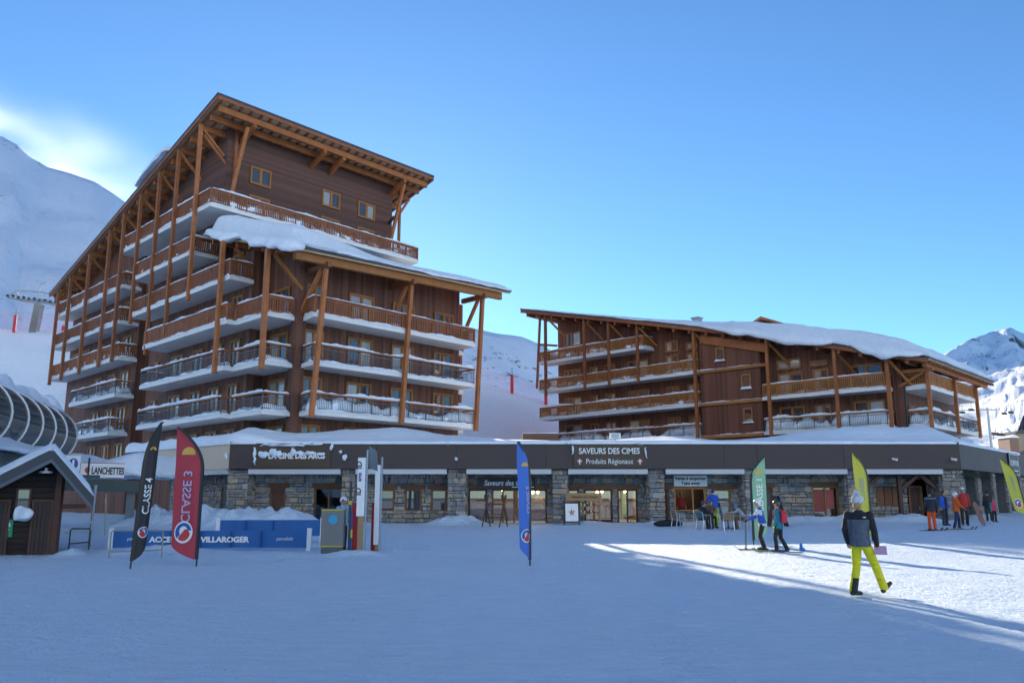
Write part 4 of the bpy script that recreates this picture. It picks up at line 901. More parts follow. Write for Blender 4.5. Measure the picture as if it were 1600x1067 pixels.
for (x, z, w, h) in ((-13.9, 4.1, 0.5, 0.3), (-13.35, 4.2, 0.38, 0.35), (-13.0, 4.12, 0.3, 0.3), (-12.25, 4.25, 0.22, 0.35), (-11.9, 4.18, 0.45, 0.16), (-11.3, 4.16, 0.55, 0.13), (-10.7, 4.12, 0.4, 0.12), (-14.4, 4.2, 0.14, 0.5), (-14.38, 3.75, 0.09, 0.35), (-12.6, 4.62, 1.6, 0.12), (-11.2, 4.66, 1.0, 0.08), (-13.6, 4.63, 0.9, 0.1), (-10.12, 4.5, 0.08, 0.22), (-9.62, 4.25, 0.12, 0.17), (-9.35, 3.95, 0.24, 0.26), (-16.0, 4.0, 0.1, 0.3), (-3.15, 3.85, 0.12, 0.14), (-3.6, 4.7, 0.08, 0.1), (3.4, 4.35, 0.07, 0.45), (3.15, 4.72, 0.35, 0.12), (7.1, 4.7, 0.4, 0.1), (7.5, 4.2, 0.06, 0.5)):
    n0 = len(sn.v); sn.ball((x, yS - 0.02, z), 1.0, 14, 8, (w * 0.62, 0.09, h * 0.62))
    for i in range(n0, len(sn.v)):
        p = sn.v[i]; k = noise.noise(p * 4.0) * 0.10 + noise.noise(p * 11) * 0.05; sn.v[i] = p + V(k, k * 0.2, noise.noise(p * 5 + V(9, 9, 9)) * 0.10)
tag(sn.build('clinging_snow', snow, smooth=True), 'wind-blown snow patches stuck to the fascia and its signs', kind='stuff')
s3 = sign('shop_sign', 'dark board with white script lettering above the ski shop doors', -1.95, 1.35, 2.22, 2.86, YW - 0.2, simple('sign_dark', (0.03, 0.012, 0.012), 0.5, 0.2))
text('Saveurs des Cimes', 0.42, (-0.25, YW - 0.212, 2.42), X_, Z, paint_white, s3, shear=0.25, bold=0.006, sx=0.86)
m = MB(); m.box(0.0, 1.25, YW - 0.215, YW - 0.205, 2.30, 2.345); m.build('underline', paint_white, s3)
s4 = sign('shop_sign', 'white board offering food to take away above the serving hatch', 9.3, 11.2, 2.37, 2.98, YW - 0.2, paint_white)
blk = simple('black_paint', (0.02, 0.02, 0.022), 0.5, 0.1)
text('Vente à emporter', 0.25, (10.25, YW - 0.212, 2.73), X_, Z, blk, s4, sx=0.98, bold=0.006); text('Take away', 0.25, (10.25, YW - 0.212, 2.46), X_, Z, blk, s4, bold=0.006)
pS = c0 + dirR * 12.3 + nR * 0.05
s5 = root('shop_sign', pS, 'dark framed sign with pale capitals at the far end of the shop row', 'sign'); m = MB()
m.prism([pS + Z * 3.2, pS + dirR * 3.0 + Z * 3.2, pS + dirR * 3.0 + nR * 0.06 + Z * 3.2, pS + nR * 0.06 + Z * 3.2], Z * 1.5); m.build('board', simple('sign_charcoal', (0.03, 0.03, 0.032), 0.5, 0.2), s5)
text('LE SANTON', 0.55, pS + dirR * 1.5 + nR * 0.075 + Z * 3.85, dirR, Z, paint_white, s5, sx=0.82); m = MB()
for (a, b, z0, z1) in ((0.06, 2.94, 3.24, 3.28), (0.06, 2.94, 4.6, 4.64), (0.06, 0.1, 3.28, 4.6), (2.9, 2.94, 3.28, 4.6), (0.8, 2.5, 3.5, 3.56)): m.prism([pS + dirR * a + nR * 0.062 + Z * z0, pS + dirR * b + nR * 0.062 + Z * z0, pS + dirR * b + nR * 0.08 + Z * z0, pS + dirR * a + nR * 0.08 + Z * z0], Z * (z1 - z0))
m.build('border', paint_white, s5)
# snow on the flat roof
def rs_h(x, y):
    h = 0.10 + 0.25 * sstep(46.9, 50.5, y)
    h += 0.75 * math.exp(-((x + 7.5) / 4.2) ** 2) * sstep(46.8, 49.5, y) + 0.35 * math.exp(-((x + 13) / 3.0) ** 2) * sstep(46.8, 49.0, y) + 1.0 * sstep(13, 22, x) * sstep(46.9, 51, y) * (1 - 0.75 * sstep(25, 32, x)) + 0.5 * math.exp(-((x - 10) / 4.0) ** 2) * sstep(49, 54, y)
    h += (0.35 * (1 - sstep(-15, -13, x))) + 0.25 * abs(noise.noise(V(x * 0.8, y * 0.8, 4.4))) * (1 - sstep(-14.5, -12, x))
    return h * (0.9 + 0.25 * noise.noise(V(x * 0.35, y * 0.35, 3.3)) + 0.08 * noise.noise(V(x * 1.4, y * 1.4, 1.1)))
nx, ny = 150, 40; P = []
for j in range(ny):
    t = (j / (ny - 1)) ** 1.6
    for i in range(nx):
        s = i / (nx - 1); x = lerp(-26, 36, s)
        yf = YF - 0.40 if -15.9 <= x <= 25.1 else (YF - 0.40 + (x - 25.1) * (dirR.y / dirR.x) if x > 25 else YF - 0.4 + (-15.9 - x) * (7.95 / 8.66))
        y = lerp(yf, yf + 15, t); e = math.sqrt(max(0, 1 - (1 - min(1, (y - yf) / 0.5)) ** 2))
        P.append(V(x, y, ZT + 0.052 + rs_h(x, y - yf + 46.6) * (0.18 + 0.82 * e) - (0.10 * (1 - e)) * 0.5))
base = [V(p.x, p.y, ZT - 0.09) for p in P[:nx]]
m = MB(); m.grid(base + P, nx, ny + 1); tag(m.build('roof_snow', snow, smooth=True, fix=False), 'snow banked on the flat roof of the shop row', kind='stuff')
# box housing and floodlight on that roof
bx_ = root('plant_housing', (1.3, 56, 4.7), 'plain brown box housing on the flat roof between the chalets', 'housing'); m = MB(); m.box(0.7, 3.1, 55.5, 57.0, 4.6, 5.95); m.build('casing', simple('housing_brown', (0.13, 0.055, 0.028), 0.6, 0.15, 1.0), bx_)
m = MB(); [snow_strip(m, [V(0.7, 55.55, 5.95), V(3.1, 55.55, 5.95)], 0.2, 0.1, 5, 0.9)]; m.build('snow_cap', snow, bx_, smooth=True)
fl = root('floodlight', (5.8, 46.9, 4.82), 'white floodlight standing on the roof edge above the brown sign', 'floodlight'); m = MB(); m.box(5.55, 6.15, 46.9, 47.1, 5.0, 5.32); m.build('head', paint_white, fl); m = MB(); m.box(5.65, 6.05, 46.88, 46.897, 5.05, 5.27); m.build('glass_face', glass, fl); m = MB(); m.beam((5.85, 47.0, 4.8), (5.85, 47.0, 5.02), 0.06, 0.06, up=Y_); m.build('bracket', metal, fl)
for x in (21.3, 24.6): 
    c_ = root('security_camera', (x, 46.6, 3.8), 'small white security camera on the fascia ' + ('above the porch' if x < 23 else 'near its corner'), 'camera'); m = MB(); m.beam((x, 46.62, 3.86), (x + 0.12, 46.35, 3.8), 0.12, 0.12); m.build('housing', paint_white, c_); m = MB(); m.beam((x, 46.65, 3.9), (x, 46.55, 3.88), 0.05, 0.05); m.build('bracket', paint_white, c_)
# garland under the fascia of the return wall
gm = simple('garland_green', (0.03, 0.055, 0.035), 0.7, 0.5, 12.0); m = MB()
for i in range(700):
    d_ = rs.uniform(0.3, 7.0); p = c0 + dirR * d_ + nR * rs.uniform(-0.35, 0.05) + Z * (3.22 - abs(rs.gauss(0, 0.13)) - 0.12 * math.sin(d_ * 2.2) ** 2); q_ = p + V(rs.uniform(-.12, .12), rs.uniform(-.12, .12), rs.uniform(-.14, .08))
    m.beam(p, q_, 0.03, 0.012)
g_ = m.build('garland', gm); tag(g_, 'frosted fir garland hanging below the fascia near the corner', kind='stuff')
# icicle light chains below the awnings of two bays
m = MB()
for a, b in ((-14.6, -9.8), (-8.6, -3.8)):
    x = a
    while x < b:
        L_n = rs.uniform(0.12, 0.42); m.beam((x, YF - 0.02, ZA + 0.01), (x + rs.uniform(-.03, .03), YF - 0.02, ZA - L_n), 0.014, 0.014, up=Y_); x += rs.uniform(0.09, 0.2)
o = m.build('icicle_lights', simple('light_chain', (0.35, 0.38, 0.40), 0.5, 0.1)); tag(o, 'unlit icicle light strings hanging under the awnings by the snowed-up sign', 'light chain')
# ------------------------------------------------------------------ small wooden hut
P0 = V(-14.02, 26.05, 0); G = V(0.894, 0.447, 0); BK = V(-0.447, 0.894, 0)
HU = root('wooden_hut', P0, 'small dark wooden hut with a steep snowy gable roof beside the flags', 'hut')
def H(a, d, z): return P0 + G * a + BK * d + Z * z          # a along the front, d backwards
hutw = clad('hut_boards', (0.020, 0.012, 0.009), (0, 0, 1), 0.17, 0.35)
hz = lambda a: 3.0 - (0.62 * (-0.3 - a) if a < -0.3 else 1.15 * (a + 0.3))      # underside of the roof over the front
m = MB(); fr_pts = [(-3.6, -0.2), (-0.0, -0.2), (-0.0, hz(0)), (-0.3, hz(-0.3)), (-3.6, hz(-3.6))]
m.prism([H(a, 0, z) for a, z in fr_pts], BK * 3.0); m.build('wall', hutw, HU)
for sgn, a1 in ((1, 0.93), (-1, -4.2)):
    m = MB(); e0, e1 = -0.3, a1
    m.prism([H(e0, -0.75, hz(e0) + 0.03), H(e1, -0.75, hz(e1) + 0.03), H(e1, -0.75, hz(e1) + 0.13), H(e0, -0.75, hz(e0) + 0.15)], BK * 4.4); m.build('roof_plane', wood_dark, HU)
    m = MB(); m.prism([H(e0, -0.79, hz(e0) - 0.12), H(e1, -0.79, hz(e1) - 0.12), H(e1, -0.79, hz(e1) + 0.17), H(e0, -0.79, hz(e0) + 0.17)], BK * 0.035); m.build('barge_board', simple('barge_grey', (0.04, 0.045, 0.055), 0.5, 0.2), HU)
    m = MB(); m.prism([H(e0, -0.772, hz(e0) - 0.24), H(e1, -0.772, hz(e1) - 0.24), H(e1, -0.772, hz(e1) - 0.12), H(e0, -0.772, hz(e0) - 0.12)], BK * 0.03); m.build('lower_barge_board', simple('barge_pale', (0.09, 0.11, 0.14), 0.5, 0.2), HU)
m = MB(); m.beam(H(0.05, 0.05, 1.45), H(0.75, 0.05, 1.45), 0.1, 0.14); m.build('tie_beam', wood_dark, HU); m = MB(); m.beam(H(-0.02, -0.02, -0.2), H(-0.02, -0.02, hz(0)), 0.18, 0.18); m.build('corner_post', wood_dark, HU)
for (a0, a1) in ((-0.66, -0.22), (-1.85, -1.35)):
    m = MB()
    for (x0, x1, z0, z1) in ((a0 - 0.07, a0, 0.0, 1.58), (a1, a1 + 0.07, 0.0, 1.58), (a0 - 0.07, a1 + 0.07, 1.58, 1.66)): m.prism([H(x0, -0.07, z0), H(x1, -0.07, z0), H(x1, -0.003, z0), H(x0, -0.003, z0)], Z * (z1 - z0))
    d = m.build('door', wood_dark, HU)
    for i in range(4):
        x0 = lerp(a0, a1, i / 4) + 0.006; x1 = lerp(a0, a1, (i + 1) / 4) - 0.006
        m = MB(); m.prism([H(x0, -0.04, 0), H(x1, -0.04, 0), H(x1, -0.003, 0), H(x0, -0.003, 0)], Z * 1.56); m.build('plank', simple('hut_door_plank', (0.035, 0.018, 0.011), 0.6, 0.3, 3.0) if i == 0 and a0 > -1 else bpy.data.materials['hut_door_plank'], d)
m = MB()
for (x0, x1, z0, z1) in ((-1.18, -1.12, 1.45, 1.95), (-0.83, -0.77, 1.45, 1.95), (-1.18, -0.77, 1.95, 2.0), (-1.18, -0.77, 1.4, 1.45)): m.prism([H(x0, -0.06, z0), H(x1, -0.06, z0), H(x1, -0.003, z0), H(x0, -0.003, z0)], Z * (z1 - z0))
w_ = m.build('window', wood_dark, HU); m = MB(); m.prism([H(-1.12, -0.02, 1.45), H(-0.83, -0.02, 1.45), H(-0.83, -0.004, 1.45), H(-1.12, -0.004, 1.45)], Z * 0.5); m.build('pane', glass_dark, w_)
m = MB(); m.prism([H(-1.4, -0.03, 0.55), H(-1.17, -0.03, 0.55), H(-1.17, -0.004, 0.55), H(-1.4, -0.004, 0.55)], Z * 0.52); sg = m.build('safety_sign', simple('sign_green', (0.01, 0.22, 0.10), 0.5, 0.1), HU)
m = MB()
for (x, z, w, h) in ((-1.29, 0.95, 0.03, 0.04), (-1.32, 0.85, 0.02, 0.1), (-1.26, 0.85, 0.02, 0.1), (-1.29, 0.76, 0.04, 0.03)): m.prism([H(x - w, -0.036, z), H(x + w, -0.036, z), H(x + w, -0.031, z), H(x - w, -0.031, z)], Z * h)
m.build('pictogram', paint_white, sg)
m = MB(); m.tube([H(-0.42, -0.6, 2.6), H(-0.42, -0.6, 2.5)], 0.05, 8); m.tube([H(-0.42, -0.6, 2.5), H(-0.42, -0.6, 2.44)], [0.17, 0.19], 12); m.build('lamp', metal, HU)
hs = MB()
def hsn(s, t): 
    a = lerp(-4.2, 0.93, s); return H(a, lerp(-0.76, 3.6, t), hz(a) + 0.17)
roof_snow('roof_snow', 'smooth snow cap on the gable roof of the small hut', hsn, 40, 24, lambda s, t: 0.20 + 0.10 * (1 - s), (0.05, 0.06), 21.0, over=0.04, sag=0.0)
m = MB(); n0 = 0; m.ball(H(-0.92, -0.16, 1.22), 1.0, 20, 12, (0.27, 0.17, 0.27))
for i, p in enumerate(m.v): m.v[i] = p + V(noise.noise(p * 3), noise.noise(p * 3 + V(5, 5, 5)), noise.noise(p * 3.5 + V(1, 8, 3))) * 0.12
tag(m.build('clinging_snow', snow, smooth=True), 'lump of snow stuck under the hut window', kind='stuff')

# ------------------------------------------------------------------ lift station with its glazed barrel
A0, A1 = V(-19.2, 27.4, 0), V(-23.6, 41.4, 0); dB = (A1 - A0).normalized(); nB = V(dB.y, -dB.x, 0)
LS = root('lift_station', (A0 + A1) / 2, 'ski lift station with a curved dark glass barrel roof and white ribs', 'lift station')
LB = (A1 - A0).length
def Bp(t, a, r=1.45): return A0 + dB * t + nB * (r * 1.15 * math.cos(a)) + Z * (4.72 + r * math.sin(a))
tgl = glass_mat('barrel_glass', dark=(0.006, 0.022, 0.030), light=(0.04, 0.045, 0.035), share=0.18); tgl.node_tree.nodes['Principled BSDF'].inputs['Coat Weight'].default_value = 0.35
NP = 6; a_lo, a_hi = rad(-48), rad(128)
for k in range(-2, NP):
    t0, t1 = LB * k / NP + 0.07, LB * (k + 1) / NP - 0.07; m = MB(); na = 18; P = []
    for t in (t0, t1):
        for i in range(na): P.append(Bp(t, lerp(a_lo, a_hi, i / (na - 1)) ))
    m.grid(P, na, 2); m.build('glass_panel', tgl, LS, smooth=True)
    m = MB(); m.tube([Bp(LB * k / NP, lerp(a_lo, a_hi, i / 17), 1.47) for i in range(18)], 0.038, 6); m.build('rib', paint_white, LS, smooth=True)
m = MB(); na = 24; P = [Bp(LB, lerp(a_lo, rad(200), i / (na - 1)), 1.52) for i in range(na)] + [Bp(LB + 0.45, lerp(a_lo, rad(200), i / (na - 1)), 1.40) for i in range(na)]
m.grid(P, na, 2); c_ = A0 + dB * (LB + 0.45) + Z * 4.5; n0 = len(m.v); m.v.append(c_)
for i in range(na - 1): m.f.append([na + i, na + i + 1, n0]); m.m.append(0)
m.build('end_cap', paint_white, LS, smooth=True)
m = MB(); m.prism([A0 + nB * 1.5 - dB * 5 + Z * 2.95, A1 + nB * 2.2 + dB * 2 + Z * 2.95, A1 - nB * 3 + dB * 2 + Z * 2.95, A0 - nB * 3 - dB * 5 + Z * 2.95], Z * 0.45); m.build('platform_roof', simple('station_green', (0.018, 0.045, 0.05), 0.5, 0.2), LS)
m = MB(); pA, pB = V(-21.8, 38.2, 2.35), V(-18.2, 41.2, 2.25); m.beam(pA, pB, 0.5, 0.55); m.build('canopy_beam', bpy.data.materials['station_green'], LS)
for p in (V(-21.3, 38.9, 0), V(-18.7, 41.2, 0)):
    m = MB(); m.beam(p, p + Z * 2.2, 0.3, 0.3, up=Y_); m.build('pillar', simple('station_pillar', (0.2, 0.23, 0.24), 0.6, 0.2) if p.x < -20 else bpy.data.materials['station_pillar'], LS)
def lsn(s, t): return A0 + dB * lerp(-6, LB + 2.3, t) + nB * lerp(1.6, 2.25, t) * (1 - s) + nB * (-3.0) * s + Z * 3.41
roof_snow('roof_snow', 'snow heaped on the lift station platform below the barrel', lsn, 16, 60, lambda s, t: 0.42 + 0.3 * noise.noise(V(t * 9, s * 3, 2)), (0.12, 0.04), 25.0, over=0.18, sag=0.14)
def lsb(s, t): a = lerp(rad(58), rad(128), s); return Bp(lerp(-3, LB + 0.2, t), a, 1.49)
roof_snow('roof_snow', 'ragged snow lying along the top of the glass barrel', lsb, 14, 80, lambda s, t: 0.10 + 0.35 * max(0, noise.noise(V(t * 14, s * 2.0, 6)) + 0.25) * (0.6 + t), (0.2, 0.03), 27.0, over=0.08, sag=0.25, wave=0.9)
def lss(s, t): return V(lerp(-23.5, -17.6, s), 0, 0) + V(0, lerp(40.9, 45.5, t) + 2.0 * (s - 1) * -0.3, 2.62)
roof_snow('roof_snow', 'rounded snow on the canopy above the lift name sign', lambda s, t: V(lerp(-23.6, -17.9, s), lerp(38.3, 45.0, t) + 2.9 * s, 2.75), 30, 16, lambda s, t: 1.15 * (0.8 + 0.25 * math.sin(s * 9)), (0.12, 0.25), 29.0, over=0.12, sag=0.1)
# signs on the station
gR = (pB - pA); gR.z = 0; gR.normalize(); gN = V(gR.y, -gR.x, 0)
def stn_sign(name, label, p, w, h, mt):
    r = root(name, p, label, 'sign'); m = MB(); m.prism([p, p + gR * w, p + gR * w - gN * 0.06, p - gN * 0.06], Z * h); m.build('board', mt, r); return r
pL = V(-20.35, 39.25, 2.66) + gN * 0.25
ls = stn_sign('lift_sign', 'white lift name sign with black capitals and a red edge', pL, 1.95, 0.66, paint_white)
text('LANCHETTES', 0.46, pL + gR * 1.2 + gN * 0.012 + Z * 0.16, gR, Z, blk, ls, sx=0.52, bold=0.012)
m = MB(); m.prism([pL - gR * 0.06 + gN * 0.01, pL + gN * 0.01, pL - gN * 0.07, pL - gR * 0.06 - gN * 0.07], Z * 0.68); m.prism([pL + gN * 0.012 + Z * 0.66, pL + gR * 1.95 + gN * 0.012 + Z * 0.66, pL + gR * 1.95 - gN * 0.07 + Z * 0.66, pL - gN * 0.07 + Z * 0.66], Z * 0.03); m.build('edge', red_p, ls)
def disc(c, r, R, U, n, mt, parent, name, sc=1.0, off=0.0, thick=0.01):
    m = MB(); Nn = Vector(R).cross(Vector(U)).normalized(); m.prism([Vector(c) + Vector(R) * (r * math.cos(2 * math.pi * i / n)) + Vector(U) * (r * sc * math.sin(2 * math.pi * i / n)) + Nn * off for i in range(n)], Nn * thick); return m.build(name, mt, parent)
blue_s = simple('sign_blue', (0.015, 0.08, 0.33), 0.5, 0.1); red_s = simple('sign_red', (0.50, 0.03, 0.025), 0.5, 0.1)
disc(pL + gR * 0.3 + Z * 0.33, 0.11, gR, Z, 14, red_s, ls, 'emblem', 1.3, 0.002)
for k in range(4):
    pk = V(-20.95, 36.4, 2.80) + gR * (k * 0.62 - 0.6) + gN * 0.3
    s_ = stn_sign('safety_sign', 'white panel with a blue round pictogram, ' + ('first', 'second', 'third', 'fourth')[k] + ' from the hut', pk, 0.59, 0.78, paint_white)
    disc(pk + gR * 0.3 + Z * 0.4, 0.2, gR, Z, 18, blue_s, s_, 'pictogram', 1.25, 0.002); m = MB(); m.prism([pk + gR * 0.26 + gN * 0.016 + Z * 0.22, pk + gR * 0.34 + gN * 0.016 + Z * 0.22, pk + gR * 0.34 + gN * 0.013 + Z * 0.22, pk + gR * 0.26 + gN * 0.013 + Z * 0.22], Z * 0.36); m.build('symbol', paint_white, s_)
m = MB(); [m.beam(V(-21.2, 36.2, 2.6) + gR * d_, V(-21.2, 36.2, 3.5) + gR * d_, 0.06, 0.06, up=Y_) for d_ in (0.1, 1.4, 2.6)]; m.beam(V(-21.6, 35.9, 2.66), V(-21.6, 35.9, 2.66) + gR * 3.6, 0.12, 0.14); m.build('sign_rack', bpy.data.materials['station_green'], LS)

# ------------------------------------------------------------------ flags
def feather_flag(label, base, Hh, W, side, rz, lean, col, words, mirror, tcol, logo=True, ripple=0.05, group='feather flags', top_w=1.0, nm='feather_flag', tsize=0.30, emb=True, fold=0.0):
    """side: where the cloth hangs from the mast (+1 right, -1 left as seen from the square); rz turns the flag about its mast"""
    base = Vector(base); r = root(nm, base, label, 'flag', group)
    R = V(math.cos(rz), math.sin(rz), 0); Nn = R.cross(Z)
    def pt(w, h): return base + R * (side * w) + Z * h + R * (lean * h)
    def mast(h): t = max(0.0, (h - 0.66 * Hh) / (0.34 * Hh)); return W * top_w * (t ** 2.3) * 0.97
    mk = [pt(mast(Hh * i / 24), Hh * i / 24) for i in range(25)]
    cm = simple('flag_cloth', col, 0.65, 0.10, 1.2, 0.3, 8.0)
    m = MB(); m.tube([p + Nn * 0.0 for p in mk], [0.022 - 0.010 * i / 24 for i in range(25)], 8); m.build('mast', simple('mast_black', (0.012, 0.012, 0.014), 0.4, 0.1) if 'mast_black' not in bpy.data.materials else bpy.data.materials['mast_black'], r)
    def free(h):     # free edge of the cloth
        t = h / Hh
        if t < 0.16: return W * (0.04 + 0.86 * math.sin(math.pi / 2 * max(0, (t - 0.045) / 0.115)) ** 0.9)
        return W * lerp(0.90, 1.0, (t - 0.16) / 0.84)
    def surf(w, h):
        k = noise.noise(V(w * 2.2 + base.x, h * 0.9, base.y)) * ripple + math.sin(w / W * 3.1 + h * 0.7) * ripple * 0.6 + fold * math.sin(w / W * math.pi) 
        return pt(w, h) + Nn * k * min(1.0, (w + 0.02) * 6)
    nr, ncl = 60, 10; P = []
    for j in range(nr):
        h = lerp(0.05 * Hh, 0.995 * Hh, j / (nr - 1)); a = mast(h); b = max(a + 0.004, free(h))
        for i in range(ncl): P.append(surf(lerp(a, b, i / (ncl - 1)), h))
    m = MB(); m.grid(P, ncl, nr); cl = m.build('cloth', cm, r, smooth=True)
    # black sleeve along the mast
    P = []
    for j in range(nr):
        h = lerp(0.05 * Hh, 0.998 * Hh, j / (nr - 1)); a = mast(h)
        for w in (a - 0.03, a + 0.045): P.append(pt(w, h) - Nn * 0.026)
    m = MB(); m.grid(P, 2, nr); P2 = [p + Nn * 0.052 for p in P]; m.grid(P2, 2, nr); m.build('sleeve', bpy.data.materials['mast_black'], r)
    # print, on both faces
    for face in (1, -1):
        d = Nn * (-face * 0.012) if False else Nn * (face * 0.024)
        for (txt, h0, size, offw) in words:
            o = text(txt, size, (0, 0, 0), X_, Y_, tcol, None, 'lettering', 'CENTER', 0.004, 0.0)
            o.parent = cl; o0 = org(cl)
            for v in o.data.vertices:
                along, across = v.co.x, v.co.y - size * 0.35
                hh = h0 + along; ww = offw - across * (1 if not mirror else -1) * (1 if True else 1) * side
                v.co = surf(ww, hh) + d - o0
            o.data.update()
        if logo:
            c0w, c0h = W * 0.5, 0.24 * Hh; rr = min(W * 0.36, 0.24)
            for (nm_, mt_, pts) in (('emblem', paint_white, [(math.cos(a), math.sin(a)) for a in [2 * math.pi * i / 28 for i in range(28)]]),
                                    ('emblem_blue', blue_s, [(0.86 * math.cos(a), 0.86 * math.sin(a)) for a in [lerp(rad(-40), rad(170), i / 20) for i in range(21)]] + [(0.45 * math.cos(a) , 0.45 * math.sin(a) + 0.1) for a in [lerp(rad(170), rad(-40), i / 12) for i in range(13)]]),
                                    ('emblem_red', red_s, [(0.72 * math.cos(a), 0.72 * math.sin(a) - 0.08) for a in [lerp(rad(185), rad(320), i / 16) for i in range(17)]] + [(-0.1, 0.25), (-0.45, 0.3)])):
                m = MB(); P = [surf(c0w + x * rr, c0h + y * rr * 1.15) + d * (1.15 if nm_ == 'emblem' else 1.5) for x, y in pts]
                m.add(P, [list(range(len(P)))]); m.build(nm_, mt_, cl, fix=False)
        if emb:
            c0w, c0h = W * 0.52, 0.80 * Hh; rr = W * 0.24
            m = MB(); pts = [(math.cos(a), max(-0.1, math.sin(a))) for a in [lerp(rad(-8), rad(188), i / 18) for i in range(19)]]; P = [surf(c0w + x * rr, c0h + y * rr) + d for x, y in pts]; m.add(P, [list(range(len(P)))]); m.build('sun_emblem', emb if not isinstance(emb, bool) else bpy.data.materials['emblem_gold'], cl, fix=False)
    m = MB(); m.tube([base - Z * 0.25, base + Z * 0.05], 0.012, 6); m.build('spike', metal, r)
    return r
simple('emblem_gold', (0.62, 0.36, 0.06), 0.5, 0.2); simple('mast_black', (0.012, 0.012, 0.014), 0.4, 0.1)
lilac = simple('print_lilac', (0.45, 0.42, 0.62), 0.6, 0.1); violet = simple('print_violet', (0.10, 0.06, 0.26), 0.6, 0.1); grey_p = simple('print_grey', (0.30, 0.36, 0.34), 0.6, 0.1)
feather_flag('red feather flag with mirrored class lettering and a round emblem', (-8.05, 21.75, gz(-8, 21.75)), 3.55, 0.76, -1, 0.0, 0.0, (0.42, 0.035, 0.055), [('CLASSE 3', 1.75, 0.33, 0.36)], True, lilac, emb=True)
feather_flag('black narrow feather flag leaning beside the red one', (-9.35, 20.9, gz(-9.4, 20.9)), 3.62, 0.33, 1, rad(38), 0.045, (0.022, 0.022, 0.026), [('CLASSE 4', 1.75, 0.22, 0.15)], False, paint_white, fold=0.10)
feather_flag('blue feather flag standing alone before the ski shop', (0.47, 22.3, gz(0.4, 22.3)), 3.22, 0.42, -1, rad(42), 0.0, (0.05, 0.16, 0.55), [('CLASSE 2', 1.7, 0.17, 0.17)], True, lilac, fold=0.06)
feather_flag('pale green feather flag behind the two skiers', (8.6, 30.2, gz(8.6, 30.2)), 3.12, 0.58, 1, 0.0, 0.0, (0.22, 0.42, 0.27), [('CLASSE 1', 1.75, 0.30, 0.3)], False, paint_white, logo=False)
feather_flag('lime feather flag behind the walking person', (13.6, 32.0, gz(13.6, 32)), 3.3, 0.62, -1, rad(18), 0.0, (0.50, 0.48, 0.05), [('CLASSE', 1.9, 0.26, 0.3)], False, grey_p, emb=False, ripple=0.03)
feather_flag('lime feather flag leaning by the far corner of the shop row', (29.6, 48.4, gz(29.6, 48.4)), 3.35, 0.80, -1, rad(10), -0.19, (0.50, 0.48, 0.05), [('CLASSE', 1.9, 0.26, 0.38)], False, grey_p, emb=False, ripple=0.03)

# ------------------------------------------------------------------ blue lift banners, barriers, totem
ban_b = simple('banner_blue', (0.016, 0.11, 0.34), 0.6, 0.12, 1.5); ban_d = simple('banner_navy', (0.008, 0.05, 0.22), 0.6, 0.1)
def banner(label, p0, p1, z0, z1, words):
    p0 = Vector(p0); p1 = Vector(p1); d = (p1 - p0).normalized(); nn = V(d.y, -d.x, 0); L = (p1 - p0).length
    r = root('lift_banner', p0, label, 'banner')
    P = []
    for i in range(60):
        s = i / 59
        for z in (z0, z1): P.append(p0 + d * (L * s) + nn * (0.02 * math.sin(s * 40) + 0.02 * noise.noise(V(s * 8, z, 1))) + Z * z)
    m = MB(); m.grid(P, 2, 60); cl = m.build('cloth', ban_b, r, smooth=True)
    for e_ in (p0, p1):
        m = MB(); m.box(e_.x - 0.07, e_.x + 0.07, e_.y - 0.05, e_.y + 0.05, -0.1, z1 + 0.08); m.build('end_post', paint_white, r)
    for k in range(1, int(L / 0.98)):
        c = p0 + d * (0.98 * k); m = MB(); m.beam(c + nn * 0.05 + Z * z0, c + nn * 0.05 + Z * z1, 0.07, 0.012, up=d); m.build('seam', ban_d, cl)
    for (t, s, off, zz) in words: text(t, s, p0 + d * off + nn * 0.062 + Z * zz, d, Z, paint_white, cl, 'lettering', 'LEFT', 0.012, 0.002, sx=1.12)
    return r
banner('long blue banner with white access lettering in front of the shop row', (-13.05, 27.6, 0), (-6.6, 27.6, 0), 0.12, 0.66, [('ACCES 2000 - VILLAROGER', 0.24, 1.28, 0.30)])
bpy.data.objects['lettering']  # first lettering exists
banner('plain blue banner standing behind the lettered one', (-10.6, 30.5, 0), (-6.95, 31.0, 0), 0.35, 0.92, [])
lo_ = [o for o in COL.objects if o.get('label', '').startswith('long blue')][0]
text('paradiski', 0.15, (-7.65, 27.53, 0.36), X_, Z, paint_white, lo_, 'lettering', 'LEFT', 0.0, 0.002, shear=0.2)
text('paradiski', 0.15, (-12.5, 27.53, 0.36), X_, Z, paint_white, lo_, 'lettering', 'LEFT', 0.0, 0.002, shear=0.2)
def barrier(label, x0, x1, y, h, mt, rr=0.022):
    r = root('tube_barrier', ((x0 + x1) / 2, y, gz(x0, y)), label, 'barrier'); m = MB(); z0 = gz(x0, y) - 0.1
    m.tube([(x0, y, z0), (x0, y, h - 0.05), (x0 + 0.05, y, h), (x1 - 0.05, y + 0.02, h), (x1, y, h - 0.05), (x1, y, z0)], rr, 8); m.build('frame', mt, r)
    m = MB(); m.tube([(x0, y, z0 + 0.28), (x1, y, z0 + 0.34)], rr * 0.85, 8); m.build('crossbar', mt, r)
pale_m = simple('barrier_grey', (0.26, 0.27, 0.26), 0.6, 0.25)
barrier('grey tube barrier behind the flags', -11.55, -10.05, 24.4, 0.78, pale_m); barrier('small dark tube frame in the snow beside the hut', -14.4, -13.75, 27.6, 0.72, metal_dark)
